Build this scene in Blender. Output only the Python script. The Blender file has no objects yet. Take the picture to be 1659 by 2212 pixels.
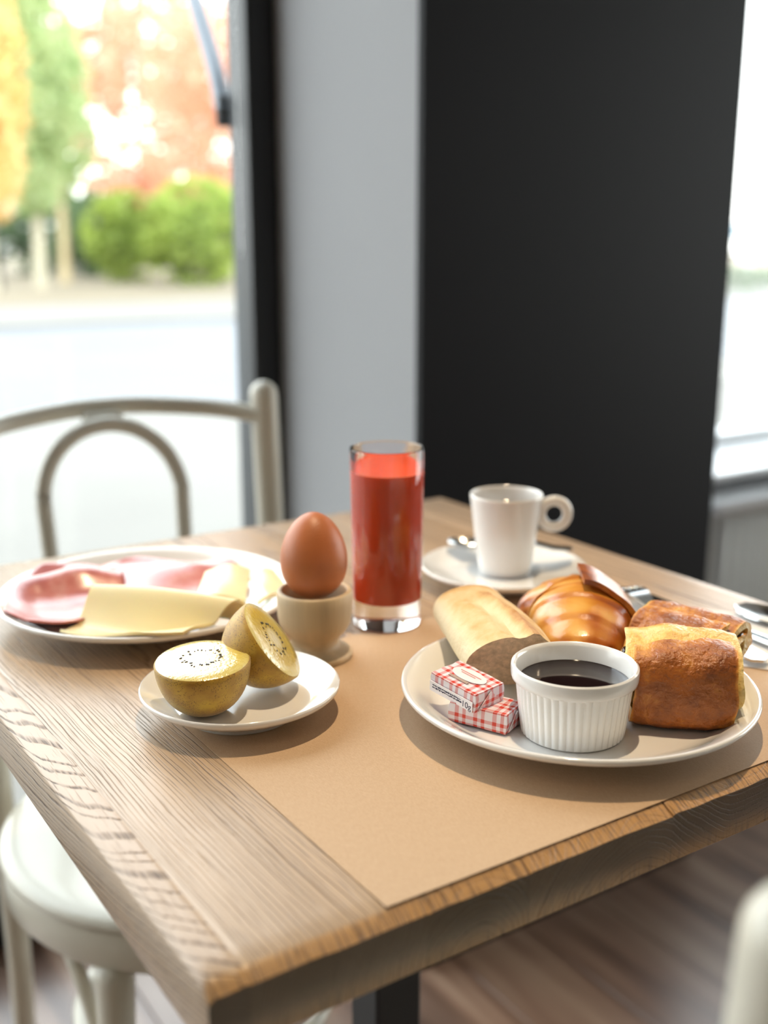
import bpy, math, random
from mathutils import Vector, Matrix, noise

# ------------------------------------------------------------------ scene, camera, light
SC = bpy.context.scene
COL = SC.collection
R = math.radians
T = 0.75                                   # height of the table top; x runs along its front edge, y along its left edge

SC.view_settings.view_transform = 'Standard'
SC.view_settings.look = 'None'
SC.view_settings.gamma = 1.0
SC.view_settings.use_curve_mapping = False
SC.view_settings.exposure = 0.0
SC.cycles.use_denoising = True
SC.cycles.max_bounces = 10
SC.cycles.transparent_max_bounces = 16
SC.cycles.sample_clamp_indirect = 6.0

cam_d = bpy.data.cameras.new('camera')
cam = bpy.data.objects.new('camera', cam_d)
COL.objects.link(cam)
yaw, pitch = R(33.195), R(13.927)
fw = Vector((math.sin(yaw) * math.cos(pitch), math.cos(yaw) * math.cos(pitch), -math.sin(pitch)))
rt = Vector((math.cos(yaw), -math.sin(yaw), 0))
up = rt.cross(fw)
m = Matrix((rt, up, -fw)).transposed().to_4x4()
m.translation = Vector((-0.1428, -0.3420, T + 0.28))
cam.matrix_world = m
cam_d.sensor_fit = 'VERTICAL'
cam_d.sensor_height = 36.0
cam_d.sensor_width = 27.0
cam_d.lens = 2370.0 / 2212.0 * 36.0
cam_d.clip_start = 0.01
cam_d.clip_end = 300
cam_d.dof.use_dof = True
cam_d.dof.focus_distance = 0.625
cam_d.dof.aperture_fstop = 3.8
SC.camera = cam

W = bpy.data.worlds.new('overcast_sky')
SC.world = W
W.use_nodes = True
wn = W.node_tree.nodes
wl = W.node_tree.links
bgn = wn['Background']
tcw = wn.new('ShaderNodeTexCoord')
sepw = wn.new('ShaderNodeSeparateXYZ')
wl.new(tcw.outputs['Generated'], sepw.inputs[0])
rw = wn.new('ShaderNodeValToRGB')
rw.color_ramp.elements[0].position = 0.0
rw.color_ramp.elements[0].color = (1.0, 0.99, 0.97, 1)
rw.color_ramp.elements[1].position = 0.5
rw.color_ramp.elements[1].color = (0.86, 0.93, 1.0, 1)
wl.new(sepw.outputs['Z'], rw.inputs[0])
wl.new(rw.outputs[0], bgn.inputs['Color'])
bgn.inputs['Strength'].default_value = 6.0


def spot(name, loc, target, power, size, color, radius=0.03, blend=0.4):
    d = bpy.data.lights.new(name, 'SPOT')
    d.energy = power
    d.spot_size = R(size)
    d.spot_blend = blend
    d.color = color
    d.shadow_soft_size = radius
    o = bpy.data.objects.new(name, d)
    COL.objects.link(o)
    o.location = loc
    o.rotation_euler = (Vector(target) - Vector(loc)).to_track_quat('-Z', 'Y').to_euler()
    return o


WARM = (1.0, 0.77, 0.50)
for (lx, ly, pw) in ((0.335, 0.22, 62), (0.380, 0.245, 62)):
    spot('downlight', (lx, ly, 2.72), (lx, ly, 0), pw, 34, WARM, 0.022, 1.0)
for (lx, ly, pw) in ((-1.1, -0.9, 18), (1.7, -0.9, 18), (-1.1, -2.6, 14), (1.7, -2.6, 14)):
    spot('downlight', (lx, ly, 2.72), (lx, ly, 0), pw, 100, WARM, 0.05, 0.6)


# ------------------------------------------------------------------ helpers
def lnk(o, parent=None):
    COL.objects.link(o)
    if parent is not None:
        o.parent = parent
    return o


def tag(o, label=None, cat=None, group=None, kind=None):
    if label: o['label'] = label
    if cat: o['category'] = cat
    if group: o['group'] = group
    if kind: o['kind'] = kind
    return o


def thing(name, loc, label, cat, rz=0.0, group=None, kind=None):
    o = bpy.data.objects.new(name, None)
    o.empty_display_size = 0.02
    lnk(o)
    o.location = loc
    o.rotation_euler = (0, 0, rz)
    return tag(o, label, cat, group, kind)


def mk(name, V, F, mat=None, parent=None, smooth=True, angle=40, loc=None, cols=None):
    me = bpy.data.meshes.new(name)
    me.from_pydata([tuple(v) for v in V], [], [tuple(f) for f in F])
    me.validate()
    me.update()
    import bmesh
    bm = bmesh.new()
    bm.from_mesh(me)
    bmesh.ops.recalc_face_normals(bm, faces=bm.faces)
    bm.to_mesh(me)
    bm.free()
    if smooth:
        for p in me.polygons:
            p.use_smooth = True
        if angle:
            me.set_sharp_from_angle(angle=R(angle))
    if cols is not None:
        a = me.color_attributes.new('Col', 'FLOAT_COLOR', 'POINT')
        for i, c in enumerate(cols):
            a.data[i].color = (c[0], c[1], c[2], 1) if not isinstance(c, float) else (c, c, c, 1)
    o = bpy.data.objects.new(name, me)
    if mat is not None:
        me.materials.append(mat)
    lnk(o, parent)
    if loc is not None:
        o.location = loc
    return o


def grid_faces(nu, nv, cu=False, cv=False, off=0):
    F = []
    for i in range(nu if cu else nu - 1):
        for j in range(nv if cv else nv - 1):
            a = i * nv + j
            b = ((i + 1) % nu) * nv + j
            c = ((i + 1) % nu) * nv + (j + 1) % nv
            d = i * nv + (j + 1) % nv
            F.append((off + a, off + b, off + c, off + d))
    return F


def lathe(prof, n=72, rmod=None):
    V, F, rows = [], [], []
    for k, (r, z) in enumerate(prof):
        if r < 1e-7:
            rows.append([len(V)])
            V.append((0, 0, z))
        else:
            row = []
            for i in range(n):
                a = 2 * math.pi * i / n
                rr = r if rmod is None else rmod(r, z, a, k)
                row.append(len(V))
                V.append((rr * math.cos(a), rr * math.sin(a), z))
            rows.append(row)
    for A, B in zip(rows, rows[1:]):
        for i in range(n):
            j = (i + 1) % n
            if len(A) == 1 and len(B) == 1: continue
            if len(A) == 1: F.append((A[0], B[i], B[j]))
            elif len(B) == 1: F.append((A[i], A[j], B[0]))
            else: F.append((A[i], A[j], B[j], B[i]))
    return V, F


def loft(rings, cap=True, closed=False):
    n = len(rings[0])
    V = [p for r in rings for p in r]
    F = grid_faces(len(rings), n, closed, True)
    if cap and not closed:
        F.append(tuple(range(n))[::-1])
        F.append(tuple((len(rings) - 1) * n + i for i in range(n)))
    return V, F


def tube(pts, rad, n=14, closed=False, round_ends=0, ry=None):
    pts = [Vector(p) for p in pts]
    N = len(pts)
    rad = rad if isinstance(rad, (list, tuple)) else [rad] * N
    rings, prev = [], None
    for i in range(N):
        if closed:
            t = (pts[(i + 1) % N] - pts[i - 1]).normalized()
        else:
            t = (pts[min(i + 1, N - 1)] - pts[max(i - 1, 0)]).normalized()
        if prev is None:
            h = Vector((0, 0, 1)) if abs(t.z) < 0.9 else Vector((1, 0, 0))
            u = t.cross(h).normalized()
        else:
            u = (prev - t * prev.dot(t)).normalized()
        prev = u
        v = t.cross(u)
        k = ry if ry else 1.0
        rings.append([pts[i] + (u * math.cos(a) + v * math.sin(a) * k) * rad[i] for a in (2 * math.pi * j / n for j in range(n))])
    return loft(rings, True, closed)


def box(x0, x1, y0, y1, z0, z1, b=0.0):
    if b <= 0:
        V = [(x, y, z) for x in (x0, x1) for y in (y0, y1) for z in (z0, z1)]
        return V, [(0, 1, 3, 2), (4, 6, 7, 5), (0, 4, 5, 1), (2, 3, 7, 6), (0, 2, 6, 4), (1, 5, 7, 3)]
    V, F = [], []
    def ring(z, i):
        xs0, xs1, ys0, ys1 = x0 + i, x1 - i, y0 + i, y1 - i
        return [(xs0 + b, ys0, z), (xs1 - b, ys0, z), (xs1, ys0 + b, z), (xs1, ys1 - b, z), (xs1 - b, ys1, z), (xs0 + b, ys1, z), (xs0, ys1 - b, z), (xs0, ys0 + b, z)]
    return loft([ring(z0, b * .7), ring(z0 + b, 0), ring(z1 - b, 0), ring(z1, b * .7)])


def join(*parts):
    V, F = [], []
    for v, f in parts:
        o = len(V)
        V += list(v)
        F += [tuple(o + i for i in q) for q in f]
    return V, F


def sheet(fn, nu, nv, th, cu=False):
    """A thin closed slab around the surface fn(u, v), u and v in 0..1."""
    P = [[Vector(fn(i / (nu - 1), j / (nv - 1))) for j in range(nv)] for i in range(nu)]
    top, bot = [], []
    for i in range(nu):
        for j in range(nv):
            a = P[min(i + 1, nu - 1)][j] - P[max(i - 1, 0)][j]
            b = P[i][min(j + 1, nv - 1)] - P[i][max(j - 1, 0)]
            n = a.cross(b)
            n = n.normalized() if n.length > 1e-12 else Vector((0, 0, 1))
            top.append(P[i][j] + n * th / 2)
            bot.append(P[i][j] - n * th / 2)
    o = len(top)
    V = top + bot
    F = grid_faces(nu, nv) + [tuple(reversed(f)) for f in grid_faces(nu, nv, off=o)]
    edge = [i * nv for i in range(nu)] + [(nu - 1) * nv + j for j in range(1, nv)] + [i * nv + nv - 1 for i in range(nu - 2, -1, -1)] + [j for j in range(nv - 2, 0, -1)]
    for a, b in zip(edge, edge[1:] + edge[:1]):
        F.append((a, b, o + b, o + a))
    return V, F


def sm(x):
    x = max(0.0, min(1.0, x))
    return x * x * (3 - 2 * x)


def lerp(a, b, t):
    return a + (b - a) * t


def catmull(pts, k=8):
    pts = [Vector(p) for p in pts]
    out = []
    for i in range(len(pts) - 1):
        p0, p1, p2, p3 = pts[max(i - 1, 0)], pts[i], pts[i + 1], pts[min(i + 2, len(pts) - 1)]
        for s in range(k):
            t = s / k
            out.append(0.5 * (2 * p1 + (p2 - p0) * t + (2 * p0 - 5 * p1 + 4 * p2 - p3) * t * t + (3 * p1 - p0 - 3 * p2 + p3) * t ** 3))
    out.append(pts[-1])
    return out


# ------------------------------------------------------------------ materials
def new_mat(name):
    mt = bpy.data.materials.new(name)
    mt.use_nodes = True
    return mt, mt.node_tree.nodes, mt.node_tree.links, mt.node_tree.nodes['Principled BSDF']


def srgb(r, g, b):
    return tuple(((c / 255) / 12.92 if c / 255 <= .04045 else ((c / 255 + .055) / 1.055) ** 2.4) for c in (r, g, b))


def ramp(ns, stops):
    n = ns.new('ShaderNodeValToRGB')
    e = n.color_ramp.elements
    while len(e) < len(stops):
        e.new(0.5)
    for k, (p, c) in zip(e, stops):
        k.position = p
        k.color = (*c, 1) if len(c) == 3 else c
    return n


def simple(name, col, rough=0.5, metal=0.0, spec=None, coat=0.0, var=0.0, vscale=8.0, bump=0.0, bscale=60.0, stretch=None):
    mt, ns, ls, b = new_mat(name)
    b.inputs['Roughness'].default_value = rough
    b.inputs['Metallic'].default_value = metal
    b.inputs['Coat Weight'].default_value = coat
    b.inputs['Coat Roughness'].default_value = 0.08
    if spec is not None:
        b.inputs['Specular IOR Level'].default_value = spec
    tc = ns.new('ShaderNodeTexCoord')
    vec = tc.outputs['Object']
    if stretch:
        mp = ns.new('ShaderNodeMapping')
        mp.inputs['Scale'].default_value = stretch
        ls.new(vec, mp.inputs[0])
        vec = mp.outputs[0]
    nz = ns.new('ShaderNodeTexNoise')
    nz.inputs['Scale'].default_value = vscale
    nz.inputs['Detail'].default_value = 4
    ls.new(vec, nz.inputs['Vector'])
    lo = tuple(max(0, c * (1 - var)) for c in col)
    hi = tuple(min(1, c * (1 + var)) for c in col)
    rp = ramp(ns, [(0.3, lo), (0.7, hi)])
    ls.new(nz.outputs[0], rp.inputs[0])
    ls.new(rp.outputs[0], b.inputs['Base Color'])
    if bump:
        n2 = ns.new('ShaderNodeTexNoise')
        n2.inputs['Scale'].default_value = bscale
        n2.inputs['Detail'].default_value = 3
        ls.new(vec, n2.inputs['Vector'])
        bp = ns.new('ShaderNodeBump')
        bp.inputs['Strength'].default_value = bump
        bp.inputs['Distance'].default_value = 0.002
        ls.new(n2.outputs[0], bp.inputs['Height'])
        ls.new(bp.outputs[0], b.inputs['Normal'])
    return mt


def math_node(ns, ls, op, a, b=None, c=None):
    n = ns.new('ShaderNodeMath')
    n.operation = op
    for k, v in enumerate((a, b, c)):
        if v is None: continue
        if isinstance(v, (int, float)):
            n.inputs[k].default_value = v
        else:
            ls.new(v, n.inputs[k])
    return n.outputs[0]


def oak(name, x0, z0, tx, tz, seed, tone, freq=330.0):
    """Brushed oak: growth rings round an axis that runs along y, cut open by the plank, with open dark pores."""
    mt, ns, ls, b = new_mat(name)
    M = lambda op, a, c=None, d=None: math_node(ns, ls, op, a, c, d)
    tc = ns.new('ShaderNodeTexCoord')
    sp = ns.new('ShaderNodeSeparateXYZ')
    ls.new(tc.outputs['Object'], sp.inputs[0])
    X, Y, Z = sp.outputs
    def nz(sx, sy, sz, detail=3, rough=.5, off=0.0):
        mp = ns.new('ShaderNodeMapping')
        mp.inputs['Scale'].default_value = (sx, sy, sz)
        mp.inputs['Location'].default_value = (seed * 3.1 + off, seed * 1.7, seed)
        ls.new(tc.outputs['Object'], mp.inputs[0])
        n = ns.new('ShaderNodeTexNoise')
        n.inputs['Scale'].default_value = 1.0
        n.inputs['Detail'].default_value = detail
        n.inputs['Roughness'].default_value = rough
        ls.new(mp.outputs[0], n.inputs['Vector'])
        return n.outputs[0]
    wob = M('SUBTRACT', nz(9, 3.0, 9, 2), 0.5)
    wob2 = M('SUBTRACT', nz(60, 14, 60, 2), 0.5)
    Xa = M('ADD', M('SUBTRACT', X, x0), M('ADD', M('MULTIPLY', Y, tx), M('MULTIPLY', wob, 0.018)))
    Yq = M('MULTIPLY', Y, M('SUBTRACT', 1.0, M('MULTIPLY', Y, 0.95)))
    Za = M('ADD', M('SUBTRACT', Z, z0), M('ADD', M('MULTIPLY', Yq, tz), M('MULTIPLY', wob, 0.02)))
    rr = M('SQRT', M('ADD', M('MULTIPLY', Xa, Xa), M('MULTIPLY', Za, Za)))
    rr = M('ADD', rr, M('MULTIPLY', wob2, 0.0036))
    lowr = ns.new('ShaderNodeTexNoise')
    lowr.noise_dimensions = '1D'
    lowr.inputs['Scale'].default_value = 110
    ls.new(rr, lowr.inputs['W'])
    rr = M('ADD', rr, M('MULTIPLY', lowr.outputs[0], 0.0065))
    ring = M('FRACT', M('MULTIPLY', rr, freq))
    late = ramp(ns, [(0.0, (1, 1, 1)), (0.10, (1, 1, 1)), (0.26, (0, 0, 0)), (0.95, (0, 0, 0)), (1.0, (1, 1, 1))])
    ls.new(ring, late.inputs[0])
    pore = ramp(ns, [(0.44, (0, 0, 0)), (0.56, (1, 1, 1))])
    ls.new(nz(800, 20, 800, 3, .6), pore.inputs[0])
    fine = ramp(ns, [(0.60, (0, 0, 0)), (0.72, (1, 1, 1))])
    ls.new(nz(1100, 26, 1100, 2, .6, 7), fine.inputs[0])
    dark = M('MAXIMUM', M('MULTIPLY', late.outputs[0], M('MULTIPLY_ADD', pore.outputs[0], 0.60, 0.40)), M('MULTIPLY', fine.outputs[0], 0.60))
    patch = ramp(ns, [(0.36, (0.5, .5, .5)), (0.58, (1, 1, 1))])
    ls.new(nz(22, 7, 22, 3, .5, 3), patch.inputs[0])
    dark = M('MULTIPLY', dark, patch.outputs[0])
    tone = tuple(c * k for c, k in zip(tone, (.88, .82, .76)))
    base = ramp(ns, [(0.25, tuple(c * .72 for c in tone)), (0.55, tone), (0.8, tuple(min(1, c * 1.16) for c in tone))])
    ls.new(nz(26, 2.2, 26, 4), base.inputs[0])
    mx = ns.new('ShaderNodeMix')
    mx.data_type = 'RGBA'
    ls.new(M('MULTIPLY', dark, 0.92), mx.inputs[0])
    ls.new(base.outputs[0], mx.inputs[6])
    mx.inputs[7].default_value = (0.085, 0.042, 0.02, 1)
    # end grain: darker where the fibres are cut across, with pale medullary rays
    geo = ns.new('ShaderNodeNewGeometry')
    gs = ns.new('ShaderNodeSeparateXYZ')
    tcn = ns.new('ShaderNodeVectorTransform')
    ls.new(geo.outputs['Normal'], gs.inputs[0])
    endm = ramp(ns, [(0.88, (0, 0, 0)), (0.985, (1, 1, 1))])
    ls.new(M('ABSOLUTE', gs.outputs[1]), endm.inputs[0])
    ang = M('MULTIPLY', M('ARCTAN2', Xa, Za), 34.0)
    cv = ns.new('ShaderNodeCombineXYZ')
    ls.new(ang, cv.inputs[0])
    ls.new(M('MULTIPLY', rr, 9.0), cv.inputs[1])
    rn = ns.new('ShaderNodeTexNoise')
    rn.inputs['Scale'].default_value = 1.0
    rn.inputs['Detail'].default_value = 2
    ls.new(cv.outputs[0], rn.inputs['Vector'])
    ray = ramp(ns, [(0.62, (0, 0, 0)), (0.66, (1, 1, 1)), (0.70, (0, 0, 0))])
    ls.new(rn.outputs[0], ray.inputs[0])
    mx2 = ns.new('ShaderNodeMix')
    mx2.data_type = 'RGBA'
    mxe = ns.new('ShaderNodeMix')
    mxe.data_type = 'RGBA'
    ls.new(M('MULTIPLY', dark, 0.30), mxe.inputs[0])
    ls.new(base.outputs[0], mxe.inputs[6])
    mxe.inputs[7].default_value = (0.085, 0.042, 0.02, 1)
    ls.new(M('MULTIPLY', ray.outputs[0], 0.55), mx2.inputs[0])
    ls.new(mxe.outputs[2], mx2.inputs[6])
    mx2.inputs[7].default_value = (0.50, 0.38, 0.22, 1)
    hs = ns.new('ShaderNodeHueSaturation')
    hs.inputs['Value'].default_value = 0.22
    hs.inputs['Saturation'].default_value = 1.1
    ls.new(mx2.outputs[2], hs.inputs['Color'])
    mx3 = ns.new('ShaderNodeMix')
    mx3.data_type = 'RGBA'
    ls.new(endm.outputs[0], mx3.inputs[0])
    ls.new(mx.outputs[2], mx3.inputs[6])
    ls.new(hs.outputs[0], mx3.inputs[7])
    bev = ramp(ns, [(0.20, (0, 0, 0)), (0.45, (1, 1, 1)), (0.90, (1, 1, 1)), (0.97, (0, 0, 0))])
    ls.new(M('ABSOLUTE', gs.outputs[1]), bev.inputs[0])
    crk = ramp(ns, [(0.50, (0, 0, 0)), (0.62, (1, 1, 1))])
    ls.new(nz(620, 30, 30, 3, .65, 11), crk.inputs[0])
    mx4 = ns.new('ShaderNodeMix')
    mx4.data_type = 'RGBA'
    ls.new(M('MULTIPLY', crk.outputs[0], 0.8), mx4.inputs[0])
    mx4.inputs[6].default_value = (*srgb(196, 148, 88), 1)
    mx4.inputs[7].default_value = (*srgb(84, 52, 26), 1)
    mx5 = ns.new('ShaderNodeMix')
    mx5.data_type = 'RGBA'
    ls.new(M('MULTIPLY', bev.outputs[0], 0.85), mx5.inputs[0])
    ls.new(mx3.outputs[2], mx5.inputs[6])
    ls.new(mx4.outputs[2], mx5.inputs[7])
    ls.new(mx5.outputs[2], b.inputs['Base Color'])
    rgh = M('MULTIPLY_ADD', dark, 0.25, 0.33)
    ls.new(rgh, b.inputs['Roughness'])
    b.inputs['Specular IOR Level'].default_value = 0.6
    b.inputs['Coat Weight'].default_value = 0.12
    b.inputs['Coat Roughness'].default_value = 0.40
    bp = ns.new('ShaderNodeBump')
    bp.inputs['Strength'].default_value = 0.6
    bp.inputs['Distance'].default_value = 0.0006
    ls.new(M('MULTIPLY', dark, -1.0), bp.inputs['Height'])
    ls.new(bp.outputs[0], b.inputs['Normal'])
    return mt


def floor_mat():
    mt, ns, ls, b = new_mat('floorboard')
    tc = ns.new('ShaderNodeTexCoord')
    oi = ns.new('ShaderNodeObjectInfo')
    ad = ns.new('ShaderNodeVectorMath')
    ad.operation = 'MULTIPLY_ADD'
    cb = ns.new('ShaderNodeCombineXYZ')
    for k in range(3): ls.new(oi.outputs['Random'], cb.inputs[k])
    ls.new(cb.outputs[0], ad.inputs[0])
    ad.inputs[1].default_value = (37, 21, 13)
    ls.new(tc.outputs['Object'], ad.inputs[2])
    mp = ns.new('ShaderNodeMapping')
    mp.inputs['Scale'].default_value = (28, 2.2, 28)
    ls.new(ad.outputs[0], mp.inputs[0])
    nz = ns.new('ShaderNodeTexNoise')
    nz.inputs['Scale'].default_value = 1
    nz.inputs['Detail'].default_value = 5
    ls.new(mp.outputs[0], nz.inputs['Vector'])
    rp = ramp(ns, [(0.3, srgb(86, 64, 52)), (0.5, srgb(124, 98, 82)), (0.72, srgb(152, 128, 110))])
    ls.new(nz.outputs[0], rp.inputs[0])
    hs = ns.new('ShaderNodeHueSaturation')
    ls.new(rp.outputs[0], hs.inputs['Color'])
    ls.new(math_node(ns, ls, 'MULTIPLY_ADD', oi.outputs['Random'], 0.35, 0.8), hs.inputs['Value'])
    ls.new(hs.outputs[0], b.inputs['Base Color'])
    b.inputs['Roughness'].default_value = 0.30
    b.inputs['Specular IOR Level'].default_value = 0.8
    return mt


def pane_mat():
    """Thin window glass: it lets light straight through and mirrors a little at grazing angles."""
    mt, ns, ls, b = new_mat('window_pane')
    out = ns['Material Output']
    tr = ns.new('ShaderNodeBsdfTransparent')
    tr.inputs[0].default_value = (0.96, 0.98, 0.97, 1)
    gl = ns.new('ShaderNodeBsdfGlossy')
    gl.inputs['Roughness'].default_value = 0.02
    lw = ns.new('ShaderNodeLayerWeight')
    f5 = math_node(ns, ls, 'POWER', lw.outputs['Facing'], 4.0)
    fr = ns.new('ShaderNodeMath')
    fr.operation = 'MULTIPLY_ADD'
    ls.new(f5, fr.inputs[0])
    fr.inputs[1].default_value = 0.9
    fr.inputs[2].default_value = 0.03
    mx = ns.new('ShaderNodeMixShader')
    ls.new(fr.outputs[0], mx.inputs[0])
    ls.new(tr.outputs[0], mx.inputs[1])
    ls.new(gl.outputs[0], mx.inputs[2])
    ls.new(mx.outputs[0], out.inputs['Surface'])
    return mt


def baked(name, stops, rough=0.35, coat=0.25, bump=0.4, bscale=380.0, mott=0.25, mscale=140.0, bdist=0.0012):
    """Crust whose browning comes from the colour attribute plus a mottle of blisters."""
    mt, ns, ls, b = new_mat(name)
    at = ns.new('ShaderNodeAttribute')
    at.attribute_name = 'Col'
    sp = ns.new('ShaderNodeSeparateColor')
    ls.new(at.outputs['Color'], sp.inputs[0])
    tc = ns.new('ShaderNodeTexCoord')
    nz = ns.new('ShaderNodeTexNoise')
    nz.inputs['Scale'].default_value = mscale
    nz.inputs['Detail'].default_value = 5
    ls.new(tc.outputs['Object'], nz.inputs['Vector'])
    v = math_node(ns, ls, 'MULTIPLY_ADD', math_node(ns, ls, 'SUBTRACT', nz.outputs[0], 0.5), mott * 2, sp.outputs[0])
    rp = ramp(ns, stops)
    ls.new(v, rp.inputs[0])
    ls.new(rp.outputs[0], b.inputs['Base Color'])
    b.inputs['Roughness'].default_value = rough
    b.inputs['Coat Weight'].default_value = coat
    b.inputs['Coat Roughness'].default_value = 0.15
    n2 = ns.new('ShaderNodeTexNoise')
    n2.inputs['Scale'].default_value = bscale
    n2.inputs['Detail'].default_value = 4
    ls.new(tc.outputs['Object'], n2.inputs['Vector'])
    bp = ns.new('ShaderNodeBump')
    bp.inputs['Strength'].default_value = bump
    bp.inputs['Distance'].default_value = bdist
    ls.new(n2.outputs[0], bp.inputs['Height'])
    ls.new(bp.outputs[0], b.inputs['Normal'])
    ls.new(bp.outputs[0], b.inputs['Coat Normal'])
    return mt


M_PORC = simple('white_porcelain', (0.80, 0.79, 0.77), 0.12, coat=0.6)
M_PORC2 = simple('white_glazed_ramekin', (0.84, 0.84, 0.83), 0.16, coat=0.5)
M_STEEL = simple('brushed_steel', (0.62, 0.62, 0.61), 0.16, 1.0)
M_PAINT = simple('cream_chair_paint', srgb(206, 200, 184), 0.32, var=0.03, coat=0.2)
M_BLACK = simple('dark_wall_paint', srgb(22, 22, 25), 0.6, var=0.05, vscale=3, spec=.2)
M_FRAME = simple('black_window_frame', srgb(16, 16, 18), 0.45)
M_FRAMELIT = simple('daylit_frame_side', srgb(62, 64, 67), 0.5)  # window light on the black frame's side, painted in as grey
M_GREYW = simple('pale_grey_plaster', srgb(158, 158, 160), 0.75, var=0.02, vscale=3, bump=0.05, bscale=200)
M_WHITEW = simple('beige_plaster', srgb(160, 152, 142), 0.8, var=0.02)
M_CEIL = simple('ceiling_grey', srgb(150, 148, 146), 0.85)
M_SILL = simple('white_sill', srgb(226, 228, 230), 0.3)
M_RAD = simple('radiator_enamel', srgb(232, 234, 232), 0.45)
M_IRON = simple('black_iron', srgb(38, 38, 40), 0.45, 0.3)
M_PANE = pane_mat()
M_FLOOR = floor_mat()

# ------------------------------------------------------------------ setting: room
def struct(name, V, F, mat, loc=None, parent=None, smooth=False):
    o = mk(name, V, F, mat, parent, smooth, 40, loc)
    if parent is None:
        o['kind'] = 'structure'
    return o


CX0, CX1, CY0, WY = 0.6595, 1.229, 0.799, 1.17      # column faces; inner plane of the window wall

fl = struct('floor', *box(-3.2, 4.2, -4.2, WY + .25, -0.10, -0.012), simple('subfloor', srgb(60, 48, 40), 0.8))
rng = random.Random(5)
plank_me = {}
x = -3.2
k = 0
while x < 4.15:
    y = -4.2 - rng.random() * 1.2
    while y < WY + .1:
        y0, y1 = max(y, -4.2), min(y + 1.6, WY + .12)
        if y1 - y0 > 0.15:
            key = (round(y1 - y0, 2))
            if key not in plank_me:
                o = mk('plank', *box(0.0006, 0.1394, 0.0006, y1 - y0 - 0.0006, -0.012, 0.0, 0.0012), M_FLOOR, fl, False, loc=(x, y0, 0))
                plank_me[key] = o.data
            else:
                o = lnk(bpy.data.objects.new('plank', plank_me[key]), fl)
                o.location = (x, y0, 0)
        y += 1.6
    x += 0.14
    k += 1

struct('ceiling', *box(-3.2, 4.2, -4.2, WY + .25, 2.80, 2.92), M_CEIL)
struct('wall_left', *box(-3.35, -3.2, -4.2, WY + .25, -0.1, 2.92), M_WHITEW)
struct('wall_right', *join(box(4.2, 4.35, -4.2, -1.6, -0.1, 2.92), box(4.2, 4.35, .9, WY + .25, -0.1, 2.92), box(4.2, 4.35, -1.6, .9, -0.1, .30), box(4.2, 4.35, -1.6, .9, 2.6, 2.92)), M_WHITEW)
w3 = thing('window_3', (0, 0, 0), None, None, kind='structure')
mk('frame', *join(box(4.24, 4.30, -1.6, .9, .30, .36, .004), box(4.24, 4.30, -1.6, .9, 2.54, 2.6, .004), box(4.24, 4.30, -1.6, -1.54, .36, 2.54, .004), box(4.24, 4.30, .84, .9, .36, 2.54, .004)), M_FRAME, w3, False)
mk('pane', *box(4.267, 4.273, -1.54, .84, .36, 2.54), M_PANE, w3, False)
struct('wall_front', *box(-3.35, 4.35, -4.35, -4.2, -0.1, 2.92), M_WHITEW)
# the window wall: header above both windows, apron below the right one, end piece at far right
struct('wall_back', *join(box(-3.35, 4.35, WY, WY + .25, 2.62, 2.92), box(CX1, 4.35, WY, WY + .25, -0.1, 0.5795), box(3.5, 4.35, WY, WY + .25, 0.5795, 2.62)), M_GREYW)

# column: grey return towards the left window, dark painted front
colm = thing('column', (0, 0, 0), None, None, kind='structure')
mk('grey_return', *box(CX0, CX1, CY0 + 0.012, WY + .046, -0.1, 2.80), M_GREYW, colm, False)
mk('dark_panel', *box(CX0, CX1 + .002, CY0, CY0 + 0.0118, -0.1, 2.80), M_BLACK, colm, False)
struct('baseboard_column', *box(CX0 - .0, CX1, CY0 - 0.012, CY0 - .0002, 0.0, 0.09, 0.003), M_BLACK)

# left window: floor-to-ceiling shop window in a black frame
w1 = thing('window_1', (0, 0, 0), None, None, kind='structure')
FX = 0.614                                            # right jamb, its left side
mk('frame', *join(box(FX, CX0 - .0005, WY, WY + .066, 0.0, 2.62, .003), box(-3.19, FX, WY, WY + .05, 0.0, 0.10, .003), box(-3.19, FX, WY, WY + .05, 2.54, 2.62, .003), box(-1.30, -1.24, WY, WY + .05, 0.10, 2.54, .003)), M_FRAME, w1, False)
mk('daylit_jamb_side', *join(box(FX - .002, FX - .0001, WY + .003, WY + .064, 0.10, 2.54)), M_FRAMELIT, w1, False)  # thin strip over the jamb's side, its grey stands for daylight
mk('pane', *box(-1.24, FX - .0021, WY + .034, WY + .040, 0.10, 2.54), M_PANE, w1, False)
mk('pane', *box(-3.19, -1.30, WY + .034, WY + .040, 0.10, 2.54), M_PANE, w1, False)

# right window above sill and radiator
w2 = thing('window_2', (0, 0, 0), None, None, kind='structure')
mk('frame', *join(box(CX1, 3.5, WY + .06, WY + .13, 0.58, 0.62, .004), box(CX1, 3.5, WY + .06, WY + .13, 2.54, 2.62, .004), box(CX1, CX1 + .05, WY + .06, WY + .13, 0.62, 2.54, .004), box(3.44, 3.5, WY + .06, WY + .13, 0.62, 2.54, .004)), M_SILL, w2, False)
mk('pane', *box(CX1 + .05, 3.44, WY + .092, WY + .098, 0.62, 2.54), M_PANE, w2, False)
mk('window_sill', *box(CX1 + .003, 3.5, 1.02, WY + .06, 0.580, 0.595, .005), M_SILL, w2, True)

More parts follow.
